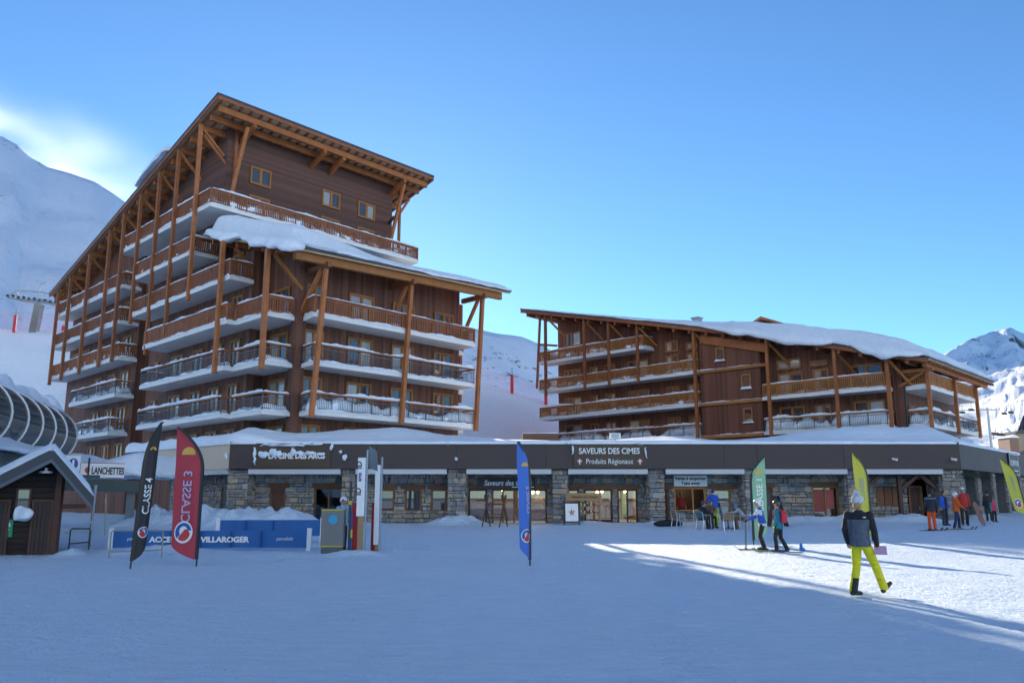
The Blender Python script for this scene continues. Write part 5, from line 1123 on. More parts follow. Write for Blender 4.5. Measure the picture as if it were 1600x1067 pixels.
r = root('marker_pole', (-14.55, 29.2, 0), 'grey metal pole standing in the snow behind the hut', 'pole'); m = MB(); m.tube([(-14.55, 29.2, -0.2), (-14.5, 29.2, 2.15)], 0.05, 10); m.build('tube', metal, r); m = MB(); m.tube([(-14.55, 29.2, 0.85), (-14.55, 29.2, 0.93)], 0.06, 10); m.build('band', paint_white, r)
r = root('marker_pole', (-14.1, 36.0, 0), 'thin wooden pole with a yellow top beside the lift sign', 'pole'); m = MB(); m.tube([(-17.3, 36.0, 0.0), (-17.4, 36.0, 1.9)], 0.03, 8); m.build('stick', pale_m, r); m = MB(); m.tube([(-17.39, 36.0, 1.5), (-17.4, 36.0, 1.7)], 0.034, 8); m.build('band', simple('band_yellow', (0.55, 0.42, 0.03), 0.5, 0.1), r)
# control totem: grey cabinet, red pads, tall white signs
T0 = V(-4.95, 26.4, 0)
kb = root('ticket_cabinet', (-5.55, 26.3, 0), 'grey cabinet with yellow edges and a light blue badge beside the tall white signs', 'cabinet')
m = MB(); m.box(-5.92, -5.22, 26.2, 26.5, 0.25, 1.32); m.build('body', simple('cabinet_grey', (0.17, 0.17, 0.165), 0.5, 0.12), kb); m = MB(); m.box(-5.9, -5.24, 26.22, 26.48, -0.15, 0.247); m.build('plinth', simple('plinth_grey', (0.10, 0.105, 0.11), 0.6, 0.15), kb)
for z0, z1 in ((1.323, 1.36), (0.22, 0.255)): m = MB(); m.box(-5.93, -5.21, 26.19, 26.51, z0 + 0.0, z1); m.build('edge_strip', bpy.data.materials['band_yellow'], kb)
disc((-5.55, 26.195, 1.05), 0.14, X_, Z, 20, simple('badge_cyan', (0.03, 0.33, 0.55), 0.5, 0.1), kb, 'badge', 1.0, 0.0, 0.008)
red_pad = simple('pad_red', (0.42, 0.015, 0.02), 0.6, 0.15)
def totem(label, x, y, w, z0, z1, words, padx, padw):
    r = root('totem_sign', (x, y, 0), label, 'sign'); m = MB(); m.box(x - w / 2, x + w / 2, y, y + 0.10, z0, z1); m.build('panel', paint_white, r)
    m = MB(); m.box(x + w / 2 + 0.02, x + w / 2 + 0.07, y + 0.02, y + 0.09, -0.2, z1 + 0.25); m.build('post', metal, r); m = MB(); m.box(padx, padx + padw, y + 0.12, y + 0.4, -0.15, 1.55); m.build('pad', red_pad, r)
    m = MB(); m.box(x - w / 2 + 0.06, x + w / 2, y - 0.03, y - 0.005, -0.1, z0 - 0.02); m.build('leg_board', simple('board_tan', (0.32, 0.2, 0.1), 0.6, 0.2), r)
    for (t, s, zz, mt) in words: text(t, s, (x, y - 0.012, zz), Z, -X_, mt, r, 'lettering', 'CENTER', 0.006, 0.002)
    return r
totem('tall white totem with dark upright digits and red pads beside the grey cabinet', -4.72, 26.2, 0.24, 1.15, 2.95, [('ID', 0.24, 2.72, blk), ('ID', 0.24, 1.9, blk), ('arcs', 0.16, 2.35, violet)], -5.0, 0.2)
totem('second white totem with a tilted dark head panel behind the first one', -4.32, 26.9, 0.16, 0.25, 2.75, [], -4.5, 0.2)
m = MB(); m.add([V(-4.62, 26.85, 3.35), V(-4.38, 26.9, 3.2), V(-4.32, 26.9, 2.55), V(-4.58, 26.85, 2.65)], [(0, 1, 2, 3)]); o_ = [o for o in COL.objects if o.get('label', '').startswith('second white totem')][0]; m.prism([V(-4.62, 26.86, 3.35), V(-4.38, 26.91, 3.2), V(-4.32, 26.91, 2.55), V(-4.58, 26.86, 2.65)], V(0, 0.05, 0)); m.build('head_panel', simple('panel_slate', (0.10, 0.13, 0.16), 0.4, 0.3), o_)
for i_, x in enumerate((-5.02, -4.98)):
    r = root('ski', (x, 26.1, 0), 'dark ski standing upright against the totem, ' + ('yellow tipped' if i_ == 0 else 'blue based'), 'ski', 'skis by the totem'); m = MB(); m.prism([V(x - 0.04, 26.12 + i_ * 0.03, 0), V(x + 0.04, 26.12 + i_ * 0.03, 0), V(x + 0.035, 26.15 + i_ * 0.03, 0), V(x - 0.035, 26.15 + i_ * 0.03, 0)], Z * (2.2 if i_ == 0 else 1.3)); m.build('blade', metal_dark if i_ == 0 else blue_s, r)
    m = MB(); m.box(x - 0.045, x + 0.045, 26.11 + i_ * 0.03, 26.16 + i_ * 0.03, 1.5 if i_ == 0 else 0.5, 1.62 if i_ == 0 else 0.75); m.build('binding', bpy.data.materials['band_yellow'], r)
# ------------------------------------------------------------------ people
def remesh(mb, voxel, smooth=3, name='m'):
    me = bpy.data.meshes.new(name); me.from_pydata([tuple(p) for p in mb.v], [], mb.f)
    bm = bmesh.new(); bm.from_mesh(me); bmesh.ops.recalc_face_normals(bm, faces=bm.faces); bm.to_mesh(me); bm.free()
    ob = bpy.data.objects.new('tmp', me); COL.objects.link(ob)
    r = ob.modifiers.new('r', 'REMESH'); r.mode = 'VOXEL'; r.voxel_size = voxel
    s = ob.modifiers.new('s', 'SMOOTH'); s.factor = 0.5; s.iterations = smooth
    out = bpy.data.meshes.new_from_object(ob.evaluated_get(bpy.context.evaluated_depsgraph_get()))
    bpy.data.objects.remove(ob); bpy.data.meshes.remove(me); out.name = name
    out.polygons.foreach_set('use_smooth', [True] * len(out.polygons)); return out
def chain(mb, pts, rs, n=10):
    pts = [Vector(p) for p in pts]
    mb.tube(pts, list(rs), n)
    for p, r in zip(pts, rs): mb.ball(p, r * 1.0, n, 6)
def loft(mb, secs, n=14):      # secs: (centre, rx, ry), rings horizontal-ish
    b = len(mb.v)
    for c, rx, ry in secs:
        for k in range(n):
            a = 2 * math.pi * k / n; mb.v.append(Vector(c) + V(math.cos(a) * rx, math.sin(a) * ry, 0))
    for i in range(len(secs) - 1):
        for k in range(n): mb.f.append([b + i * n + k, b + i * n + (k + 1) % n, b + (i + 1) * n + (k + 1) % n, b + (i + 1) * n + k]); mb.m.append(0)
    mb.f.append([b + k for k in range(n)][::-1]); mb.m.append(0); e = b + (len(secs) - 1) * n; mb.f.append([e + k for k in range(n)]); mb.m.append(0)
def hand(mb, wrist, elbow, side, curl=0.5, k=1.0):
    d = (Vector(wrist) - Vector(elbow)).normalized(); x = d.cross(V(0, 1, 0)); x = x.normalized() if x.length > 0.1 else V(1, 0, 0)
    nrm = x.cross(d).normalized(); w = Vector(wrist)
    chain(mb, [w, w + d * 0.05, w + d * 0.085], [0.026 * k, 0.034 * k, 0.034 * k], 8)
    for i, L in enumerate((0.062, 0.072, 0.068, 0.052)):
        o = x * ((i - 1.5) * 0.019 * k); p = w + d * 0.085 + o; q = p + d * (L * 0.5); r_ = q + (d * (1 - curl) + nrm * curl).normalized() * (L * 0.5)
        chain(mb, [p, q, r_], [0.0105 * k, 0.0095 * k, 0.008 * k], 6)
    p = w + d * 0.03 + x * (0.03 * k) * -side; q = p + (d * 0.5 - x * side * 0.8).normalized() * 0.04; chain(mb, [p, q, q + d * 0.03], [0.0125 * k, 0.011 * k, 0.009 * k], 6)
SKIN = simple('skin', (0.42, 0.24, 0.17), 0.55, 0.08)
CLOTH = {}
def cloth(col):
    if col not in CLOTH: CLOTH[col] = simple('fabric', col, 0.75, 0.22, 6.0, 1.0, 7.0, stretch=(1.0, 1.0, 2.2)); [setattr(n.inputs['Distance'], 'default_value', 0.05) for n in CLOTH[col].node_tree.nodes if n.bl_idname == 'ShaderNodeBump']
    return CLOTH[col]
def person(label, pos, heading, h=1.74, jacket=(0.02, 0.02, 0.02), trousers=(0.02, 0.02, 0.02), boots=(0.02, 0.02, 0.02), arms=None, legs=None, head=None, gear=None, gearcol=(0.6, 0.6, 0.6), gloves=None, seat=None,
           lean=0.0, turn=0.0, twist=0.0, vox=0.018, jfn=None, jmats=None, hair=None, goggles=None, cat='person', group=None, hem=0.84, tfn=None, tmats=None, skis=None, pack=None):
    r = root('person', pos, label, cat, group); r.rotation_euler = (0, 0, -rad(heading)); s = h / 1.75; r.scale = (s, s, s)
    dz = (seat - 0.93) if seat else 0.0            # seated figures lower the pelvis
    def T(p):                                         # torso points lean about the pelvis
        p = V(*p); p = V(p.x * math.cos(twist) - p.y * math.sin(twist), p.x * math.sin(twist) + p.y * math.cos(twist), p.z); q = p - V(0, 0, 0.95); c_, s_ = math.cos(lean), math.sin(lean); return V(q.x, q.y * c_ + q.z * s_, q.z * c_ - q.y * s_ + 0.95 + dz)
    A_ = arms or {}; Lg = legs or {}
    sh = {k: T((0.185 * k, 0, 1.41)) for k in (-1, 1)}
    TW = lambda p: V(p[0] * math.cos(twist) - p[1] * math.sin(twist), p[0] * math.sin(twist) + p[1] * math.cos(twist), p[2])
    el = {k: TW(A_[k][0]) if k in A_ else T((0.245 * k, -0.03, 1.14)) for k in (-1, 1)}
    wr = {k: TW(A_[k][1]) if k in A_ else T((0.26 * k, 0.06, 0.91)) for k in (-1, 1)}
    hp = {k: V(0.09 * k, 0, 0.93 + dz) for k in (-1, 1)}
    kn = {k: V(*Lg[k][0]) if k in Lg else V(0.10 * k, 0.03, 0.50) for k in (-1, 1)}
    an = {k: V(*Lg[k][1]) if k in Lg else V(0.11 * k, -0.02, 0.10) for k in (-1, 1)}
    toe = {k: V(*Lg[k][2]) if k in Lg and len(Lg[k]) > 2 else an[k] + V(0.02 * k, 0.19, -0.055) for k in (-1, 1)}
    nk = T((0, 0.0, 1.47)); hd = T((0, 0.02, 1.63))
    def mk(name, me, mats, parent=r):
        me.materials.clear()
        for m_ in mats: me.materials.append(m_)
        o = bpy.data.objects.new(name, me); COL.objects.link(o); o.parent = parent; return o
    # body: one continuous skin under the clothes
    b = MB(); loft(b, [(T((0, 0, 0.86)), 0.13, 0.09), (T((0, 0, 1.05)), 0.125, 0.085), (T((0, 0, 1.28)), 0.15, 0.10), (T((0, 0, 1.42)), 0.13, 0.08), (T((0, 0, 1.46)), 0.06, 0.06)])
    chain(b, [T((0, -0.005, 1.42)), nk, hd - Z * 0.06], [0.06, 0.052, 0.055])
    # head with a face, turned on the neck
    turn = turn - twist; ct, st = math.cos(turn), math.sin(turn)
    def Hd(x, y, z): return hd + V(x * ct + y * st, -x * st + y * ct, z)
    b.ball(hd + Z * 0.02, 1, 16, 10, (0.076, 0.094, 0.108)); b.ball(Hd(0, 0.03, -0.055), 1, 12, 8, (0.056, 0.06, 0.062))
    chain(b, [Hd(0, 0.092, 0.02), Hd(0, 0.112, -0.018)], [0.010, 0.016], 8)
    for k in (-1, 1):
        b.ball(Hd(0.078 * k, -0.005, 0.0), 1, 8, 6, (0.012, 0.022, 0.032)); b.ball(Hd(0.030 * k, 0.080, 0.022), 0.015, 8, 6)
        chain(b, [sh[k], el[k], wr[k]], [0.05, 0.04, 0.028]); chain(b, [hp[k], kn[k], an[k]], [0.075, 0.05, 0.036])
        chain(b, [T((0.08 * k, 0, 1.40)), sh[k]], [0.06, 0.055])
        if not gloves: hand(b, wr[k], el[k], k)
        chain(b, [an[k], toe[k]], [0.04, 0.03])
    chain(b, [Hd(-0.022, 0.088, -0.058), Hd(0.022, 0.088, -0.058)], [0.008, 0.008], 6)
    bo = mk('body', remesh(b, min(vox, 0.012) if not gloves else vox * 0.8, 2, 'body'), [SKIN])
    for k in (-1, 1):
        e = MB(); e.ball(Hd(0.030 * k, 0.093, 0.022), 0.009, 8, 6); me = bpy.data.meshes.new('eye'); me.from_pydata([tuple(p) for p in e.v], [], e.f); mk('eye', me, [metal_dark])
    # jacket
    j = MB(); loft(j, [(T((0, 0, hem)), 0.192, 0.152), (T((0, 0, 1.0)), 0.178, 0.138), (T((0, 0, 1.2)), 0.18, 0.135), (T((0, 0, 1.36)), 0.185, 0.125), (T((0, 0, 1.44)), 0.12, 0.095), (T((0, 0, 1.50)), 0.072, 0.075)], 16)
    for k in (-1, 1): chain(j, [T((0.09 * k, 0, 1.39)), sh[k], sh[k].lerp(el[k], 0.5), el[k], el[k].lerp(wr[k], 0.5), wr[k].lerp(el[k], 0.02)], [0.082, 0.074, 0.065, 0.058, 0.052, 0.046])
    me = remesh(j, vox, 3, 'jacket'); jm = jmats or [cloth(jacket)]
    jo = mk('jacket', me, jm)
    if jfn:
        for p in me.polygons: p.material_index = jfn(p.center, sh, el, wr)
    # trousers
    t = MB(); loft(t, [(V(0, 0, 0.83 + dz), 0.15, 0.115), (V(0, 0, 0.93 + dz), 0.165, 0.125), (T((0, 0, 1.02)), 0.155, 0.115)], 14)
    for k in (-1, 1):
        cuff = an[k].lerp(kn[k], 0.02); chain(t, [hp[k], hp[k].lerp(kn[k], 0.5), kn[k], kn[k].lerp(an[k], 0.5), cuff], [0.095, 0.088, 0.074, 0.072, 0.076])
    me = remesh(t, vox, 3, 'trousers'); mk('trousers', me, tmats or [cloth(trousers)])
    if tfn:
        for p in me.polygons: p.material_index = tfn(p.center, kn, an)
    for k in (-1, 1):
        f = MB(); d = (toe[k] - an[k]); up = V(0, 0, 1)
        chain(f, [an[k] + V(0, 0, 0.05), an[k] - d * 0.12 - V(0, 0, 0.04)], [0.055, 0.05]); chain(f, [an[k] - d * 0.15 - V(0, 0, 0.045), an[k].lerp(toe[k], 0.55) - V(0, 0, 0.012), toe[k]], [0.045, 0.046, 0.036])
        mk('boot', remesh(f, min(vox, 0.014), 2, 'boot'), [cloth(boots)])
        if gloves:
            f = MB(); hand(f, wr[k], el[k], k, 0.6, 1.35); mk('glove', remesh(f, 0.008, 1, 'glove'), [cloth(gloves)])
    if gear == 'beanie':
        f = MB(); f.ball(hd + Z * 0.055, 1, 18, 12, (0.099, 0.113, 0.105)); f.ball(hd + Z * 0.02, 1, 18, 8, (0.102, 0.116, 0.05)); f.ball(hd + Z * 0.185, 0.055, 12, 8)
        for i, p in enumerate(f.v): f.v[i] = p + (p - hd).normalized() * 0.006 * math.sin(math.atan2(p.x - hd.x, p.y - hd.y) * 16)
        mk('bobble_hat', remesh(f, 0.008, 1, 'bobble_hat'), [gearcol if not isinstance(gearcol, tuple) else cloth(gearcol)])
    elif gear == 'helmet':
        f = MB(); f.ball(hd + Z * 0.035, 1, 20, 14, (0.118, 0.132, 0.125)); n_ = len(f.v)
        for i in range(n_):
            p = f.v[i]
            if p.z < hd.z + 0.0 and (p - hd).dot(V(st, ct, 0)) > -0.03: f.v[i] = V(p.x, p.y, hd.z + 0.035)
        mk('helmet', remesh(f, 0.010, 1, 'helmet'), [simple('helmet_shell', gearcol, 0.3, 0.05, coat=0.5)])
        f = MB(); na = 9
        P = [Hd(0.115 * math.sin(a), 0.085 + 0.045 * math.cos(a) - 0.03, z) for z in (0.005, 0.06) for a in [lerp(-1.2, 1.2, i / (na - 1)) for i in range(na)]]
        f.grid(P, na, 2); P2 = [p + V(st, ct, 0) * 0.012 for p in P]; f.grid(P2, na, 2); me = bpy.data.meshes.new('goggles'); me.from_pydata([tuple(p) for p in f.v], [], f.f); mk('goggles', me, [cloth(goggles or (0.02, 0.02, 0.03))])
    elif gear == 'hood' or hair:
        c_ = gearcol if gear else hair; f = MB(); f.ball(Hd(0, -0.012, 0.035), 1, 16, 10, (0.092, 0.10, 0.102))
        if hair and len(hair) == 3 and gear != 'hood': f.ball(Hd(0, -0.05, -0.05), 1, 12, 8, (0.075, 0.05, 0.07))
        mk('hood' if gear == 'hood' else 'hair', remesh(f, 0.012, 1, 'hair'), [cloth(c_)])
    if gear == 'beanie' and hair:
        f = MB(); f.ball(Hd(0, -0.045, -0.05), 1, 12, 8, (0.082, 0.055, 0.075)); mk('hair', remesh(f, 0.010, 1, 'hair'), [cloth(hair)])
    if pack:
        f = MB(); loft(f, [(T((0, -0.19, 1.0)), 0.14, 0.075), (T((0, -0.22, 1.12)), 0.155, 0.10), (T((0, -0.21, 1.34)), 0.145, 0.09), (T((0, -0.18, 1.43)), 0.10, 0.06)], 12)
        for k in (-1, 1): chain(f, [T((0.11 * k, -0.15, 1.40)), T((0.12 * k, 0.0, 1.485)), T((0.125 * k, 0.125, 1.36)), T((0.13 * k, 0.10, 1.1))], [0.022] * 4, 6)
        mk('backpack', remesh(f, 0.012, 2, 'backpack'), [cloth(pack)])
    return r
def prop(name, parent, fn, mat):      # a piece in a person's own coordinates
    m = MB(); fn(m); me = bpy.data.meshes.new(name); me.from_pydata([tuple(p) for p in m.v], [], m.f); me.materials.append(mat)
    bm = bmesh.new(); bm.from_mesh(me); bmesh.ops.recalc_face_normals(bm, faces=bm.faces); bm.to_mesh(me); bm.free()
    o = bpy.data.objects.new(name, me); COL.objects.link(o); o.parent = parent; return o
def skis(label, p, heading, col, L=1.65):
    p = Vector(p); d = V(math.sin(rad(heading)), math.cos(rad(heading)), 0); x = V(d.y, -d.x, 0)
    for k in (-1, 1):
        r = root('ski', p + x * (0.12 * k), label + (', nearer one' if k * x.y < 0 else ', farther one'), 'ski'); c = p + x * (0.12 * k)
        pts = [c + d * (L * (t - 0.45)) + Z * (0.015 + (0.10 * max(0, (t - 0.9) / 0.1) ** 2)) for t in [i / 14 for i in range(15)]]
        m = MB(); P = []
        for q_ in pts: P += [q_ - x * 0.045, q_ + x * 0.045, q_ + x * 0.045 + Z * 0.018, q_ - x * 0.045 + Z * 0.018]
        m.grid(P, 4, 15, closed=True); m.f += [[0, 1, 2, 3], [59, 58, 57, 56]]; m.m += [0, 0]; m.build('blade', cloth(col), r)
        m = MB(); m.beam(c - d * 0.14 + Z * 0.05, c + d * 0.14 + Z * 0.05, 0.07, 0.04); m.build('binding', metal_dark, r)
def G3(x, y, dz=0.0): return V(x, y, gz(x, y) + dz)
# the walking person
knit, nt, b_, L_ = nodes('knit_wool'); pz = N(nt, 'NewGeometry').outputs['Position']; nz_ = N(nt, 'TexNoise', Scale=28.0, Detail=4.0); L_.new(pz, nz_.inputs['Vector']); L_.new(mixcol(nt, nz_.outputs['Fac'], (0.16, 0.17, 0.19), (0.85, 0.85, 0.86)), b_.inputs['Base Color']); b_.inputs['Roughness'].default_value = 0.9
def wj(c, sh, el, wr):
    if c.z > 1.33: return 1
    ax = (sh[1] - sh[-1]).normalized()
    return 1 if abs(c.dot(ax)) > 0.188 else 0
W = person('person in lime trousers and a grey black jacket striding across the sunlit snow', G3(6.2, 15.1, 0.0), 60, 1.74, jmats=[cloth((0.085, 0.11, 0.15)), cloth((0.010, 0.011, 0.015))], jfn=wj,
    tmats=[cloth((0.68, 0.63, 0.010)), cloth((0.02, 0.02, 0.022))], tfn=lambda c, kn, an: 1 if (c.z < 0.32 and c.y < 0.1 and c.x > -0.085) else 0, boots=(0.03, 0.03, 0.032),
    arms={-1: ((-0.245, -0.05, 1.15), (-0.225, 0.09, 0.92)), 1: ((0.25, -0.06, 1.14), (0.27, -0.01, 0.89))}, twist=rad(30),
    legs={-1: ((-0.09, -0.04, 0.50), (-0.10, -0.16, 0.10), (-0.09, 0.03, 0.045)), 1: ((0.085, 0.25, 0.52), (0.08, 0.44, 0.14), (0.10, 0.60, 0.21))},
    gear='beanie', gearcol=knit, hair=(0.42, 0.26, 0.10), vox=0.013, hem=0.86, turn=rad(15))
prop('jacket_mark', W, lambda m: m.box(0.155, 0.195, -0.085, -0.06, 1.365, 1.385), paint_white)
pp = root('paper_sheet', G3(6.6, 15.0, 0.8), 'folded mauve paper held in the right hand of the walking person', 'paper'); wrl = Matrix.Translation(W.location) @ Matrix.Rotation(-rad(60), 4, 'Z') @ V(0.25, 0.12, 0.80)
m = MB(); m.box(-0.06, 0.15, -0.003, 0.003, -0.075, 0.075); o = m.build('sheet', simple('paper_mauve', (0.42, 0.26, 0.42), 0.7, 0.05)); o.parent = pp; pp.location = wrl; pp.rotation_euler = (rad(-8), 0, rad(-12))
# two skiers
S1 = person('skier in a blue and white jacket with white helmet leaning on poles', G3(8.2, 27.7), -80, 1.62, jacket=(0.02, 0.09, 0.40), trousers=(0.014, 0.014, 0.018), boots=(0.03, 0.03, 0.035), gear='helmet', gearcol=(0.75, 0.75, 0.76), goggles=(0.03, 0.06, 0.20), gloves=(0.02, 0.02, 0.025),
    arms={-1: ((-0.22, 0.28, 1.20), (-0.16, 0.52, 1.05)), 1: ((0.26, 0.12, 1.15), (0.20, 0.36, 1.08))}, lean=rad(10), legs={-1: ((-0.1, 0.10, 0.50), (-0.1, -0.02, 0.11)), 1: ((0.1, 0.10, 0.50), (0.1, -0.02, 0.11))},
    jmats=[cloth((0.02, 0.09, 0.40)), cloth((0.55, 0.6, 0.7))], jfn=lambda c, sh, el, wr: 1 if (abs(c.x) > 0.16 and 1.22 < c.z < 1.40) or c.z < 0.93 else 0)
for k in (-1, 1):
    o = root('ski_pole', G3(8.2, 27.7), 'black ski pole planted by the blue skier, ' + ('nearer' if k < 0 else 'farther') + ' one', 'ski pole'); o.rotation_euler = S1.rotation_euler; o.scale = S1.scale
    prop('shaft', o, lambda m: m.tube([(-0.16 if k < 0 else 0.2, 0.56, 1.15), (-0.16 if k < 0 else 0.2, 0.6, 0.0)], 0.012, 6), metal_dark); prop('basket', o, lambda m: m.tube([(-0.16 if k < 0 else 0.2, 0.6, 0.06), (-0.16 if k < 0 else 0.2, 0.6, 0.075)], 0.045, 10), blk)
S2 = person('skier in a teal jacket and black helmet with a red backpack', G3(8.35, 26.5), -52, 1.58, jacket=(0.01, 0.16, 0.24), trousers=(0.014, 0.014, 0.016), boots=(0.02, 0.16, 0.50), gear='helmet', gearcol=(0.03, 0.032, 0.035), gloves=(0.52, 0.45, 0.02), pack=(0.50, 0.02, 0.05),
    legs={-1: ((-0.11, 0.10, 0.50), (-0.11, 0.06, 0.11)), 1: ((0.11, -0.02, 0.50), (0.13, -0.22, 0.11))}, hem=0.80)
skis('dark ski under the blue jacketed skier', G3(8.2, 27.7), -80, (0.02, 0.03, 0.05)); skis('lime ski under the teal jacketed skier', G3(8.35, 26.5), -62, (0.12, 0.16, 0.03), 1.5)
o = root('ski_boot', G3(9.3, 27.2), 'small blue ski boot standing in the snow behind the skiers', 'boot'); m = MB(); m.box(9.2, 9.34, 27.1, 27.2, gz(9.3, 27.2) - 0.02, gz(9.3, 27.2) + 0.09); m.prism([V(9.2, 27.11, gz(9.3, 27.2) + 0.09), V(9.29, 27.11, gz(9.3, 27.2) + 0.09), V(9.27, 27.11, gz(9.3, 27.2) + 0.24), V(9.21, 27.11, gz(9.3, 27.2) + 0.24)], V(0, 0.08, 0)); m.build('shell', cloth((0.02, 0.16, 0.50)), o)
# group at the corner of the shop row
P1 = person('person in a navy jacket and bright orange ski trousers seen from behind', G3(18.9, 38.0), 8, 1.78, jacket=(0.012, 0.016, 0.028), trousers=(0.60, 0.075, 0.012), gear='hood', gearcol=(0.015, 0.015, 0.02), gloves=(0.02, 0.02, 0.02), vox=0.022,
    jmats=[cloth((0.012, 0.016, 0.028)), cloth((0.10, 0.15, 0.24))], jfn=lambda c, sh, el, wr: 1 if 1.38 < c.z < 1.44 else 0)
P2 = person('person in an open bright blue jacket standing by the stone pillar', G3(21.3, 41.5), 160, 1.68, jacket=(0.01, 0.09, 0.45), trousers=(0.02, 0.03, 0.05), hair=(0.03, 0.02, 0.015), vox=0.022, jmats=[cloth((0.01, 0.09, 0.45)), cloth((0.012, 0.012, 0.016))], jfn=lambda c, sh, el, wr: 1 if abs(c.x) < 0.085 and c.y > 0.05 else 0)
P3 = person('skier in a bright orange jacket and navy trousers with a white helmet', G3(20.45, 38.8), 95, 1.66, jacket=(0.62, 0.10, 0.01), trousers=(0.012, 0.025, 0.08), boots=(0.35, 0.34, 0.22), gear='helmet', gearcol=(0.7, 0.7, 0.7), goggles=(0.45, 0.25, 0.03), vox=0.022,
    arms={-1: ((-0.24, 0.10, 1.16), (-0.2, 0.33, 1.06)), 1: ((0.25, 0.08, 1.16), (0.22, 0.3, 1.0))}, legs={-1: ((-0.1, 0.14, 0.5), (-0.1, 0.12, 0.11)), 1: ((0.1, -0.08, 0.5), (0.11, -0.2, 0.11))})
skis('slim ski under the orange jacketed skier', G3(20.45, 38.8), 80, (0.10, 0.12, 0.12)); skis('black ski under the skier in orange trousers', G3(18.9, 38.0), 60, (0.03, 0.03, 0.03))
P4 = person('person in a red jacket with a white hat carrying a snowboard', G3(22.15, 41.3), 200, 1.84, jacket=(0.42, 0.025, 0.02), trousers=(0.015, 0.015, 0.018), gear='helmet', gearcol=(0.6, 0.6, 0.62), vox=0.022, gloves=(0.02, 0.02, 0.02), legs={-1: ((-0.11, 0.06, 0.5), (-0.11, -0.1, 0.11)), 1: ((0.1, 0.14, 0.52), (0.12, 0.2, 0.12))})
o = root('snowboard', G3(23.3, 41.1), 'patterned brown snowboard held low beside the red jacketed person', 'snowboard'); bm_ = simple('board_print', (0.20, 0.10, 0.07), 0.5, 0.6, 8.0); zg = gz(23.3, 41.1)
m = MB(); pts = [(0.14 * math.cos(a), 0.58 + (0.44 + 0.14 * abs(math.sin(a))) * (1 if math.sin(a) > 0 else -1) * (abs(math.sin(a)) ** 0.3)) for a in [2 * math.pi * i / 20 for i in range(20)]]
m.prism([V(22.75 + x * 0.9 + (z - 0.55) * -0.35, 41.05, zg + z) for x, z in pts], V(0, 0.03, 0)); m.build('deck', bm_, o)
P5 = person('child in a pink and teal snowsuit top near the lime flag', G3(25.5, 44.6), 175, 1.22, jacket=(0.62, 0.03, 0.09), trousers=(0.015, 0.015, 0.03), gear='hood', gearcol=(0.5, 0.03, 0.07), vox=0.022, jmats=[cloth((0.62, 0.03, 0.09)), cloth((0.02, 0.2, 0.24))], jfn=lambda c, sh, el, wr: 1 if abs(c.x) > 0.15 else 0)
P6 = person('person in dark clothes standing behind the child', G3(25.8, 45.6), 20, 1.6, jacket=(0.02, 0.02, 0.024), trousers=(0.03, 0.03, 0.04), gear='hood', gearcol=(0.02, 0.02, 0.02), vox=0.025)
# cafe
alu = simple('aluminium', (0.55, 0.56, 0.58), 0.3, 0.1, metallic=0.8); slat_m = simple('chair_slats', (0.22, 0.14, 0.08), 0.6, 0.25); teal_c = simple('throw_teal', (0.05, 0.14, 0.17), 0.8, 0.3, 6.0)
def chair(label, x, y, rz, back):
    r = root('cafe_chair', G3(x, y), label, 'chair', 'aluminium cafe chairs'); r.rotation_euler = (0, 0, rad(rz))
    for k in (-1, 1):
        prop('leg', r, lambda m: m.tube([(0.25 * k, 0.26, 0.0), (0.25 * k, 0.22, 0.40), (0.26 * k, 0.22, 0.62), (0.26 * k, 0.16, 0.66)], 0.02, 8), alu); prop('leg', r, lambda m: m.tube([(0.24 * k, -0.28, 0.0), (0.24 * k, -0.2, 0.42), (0.235 * k, -0.28, 0.80)], 0.02, 8), alu); prop('armrest', r, lambda m: m.tube([(0.26 * k, 0.16, 0.66), (0.265 * k, -0.1, 0.665), (0.24 * k, -0.255, 0.68)], 0.016, 8), alu)
    for i in range(5): prop('seat_slat', r, lambda m: m.box(-0.24, 0.24, -0.2 + i * 0.09, -0.125 + i * 0.09, 0.42, 0.435), back)
    for i in range(4): prop('back_slat', r, lambda m: m.beam((-0.23, -0.215 - i * 0.022, 0.53 + i * 0.08), (0.23, -0.215 - i * 0.022, 0.53 + i * 0.08), 0.015, 0.065), back)
    prop('top_rail', r, lambda m: m.tube([(-0.235, -0.28, 0.80), (-0.12, -0.30, 0.83), (0.12, -0.30, 0.83), (0.235, -0.28, 0.80)], 0.014, 8), alu); return r
def table(label, x, y):
    r = root('cafe_table', G3(x, y), label, 'table', 'small cafe tables'); prop('table_top', r, lambda m: m.tube([(0, 0, 0.71), (0, 0, 0.735)], 0.36, 24), slat_m); prop('column', r, lambda m: m.tube([(0, 0, 0.02), (0, 0, 0.71)], 0.03, 10), metal_dark)
    for k in range(4): prop('foot', r, lambda m: m.tube([(0, 0, 0.1), (0.28 * math.cos(k * 1.571 + 0.4), 0.28 * math.sin(k * 1.571 + 0.4), 0.015)], 0.018, 8), metal_dark)
chair('empty aluminium chair with wooden slats left of the cafe tables', 8.2, 41.6, -70, slat_m); chair('aluminium chair draped with a teal throw under the seated dark figure', 9.0, 39.7, -60, teal_c); chair('aluminium chair under the seated person in a grey jacket', 10.85, 39.3, 75, slat_m); chair('aluminium chair behind the grey jacketed person', 11.7, 40.9, 95, slat_m); chair('aluminium chair tucked in nearest the serving hatch', 9.3, 42.0, 170, slat_m)
chair('aluminium chair at the back of the terrace beside the stone pillar', 12.3, 42.2, 120, slat_m); chair('aluminium chair with its back to the square between the tables', 9.9, 38.9, 5, slat_m)
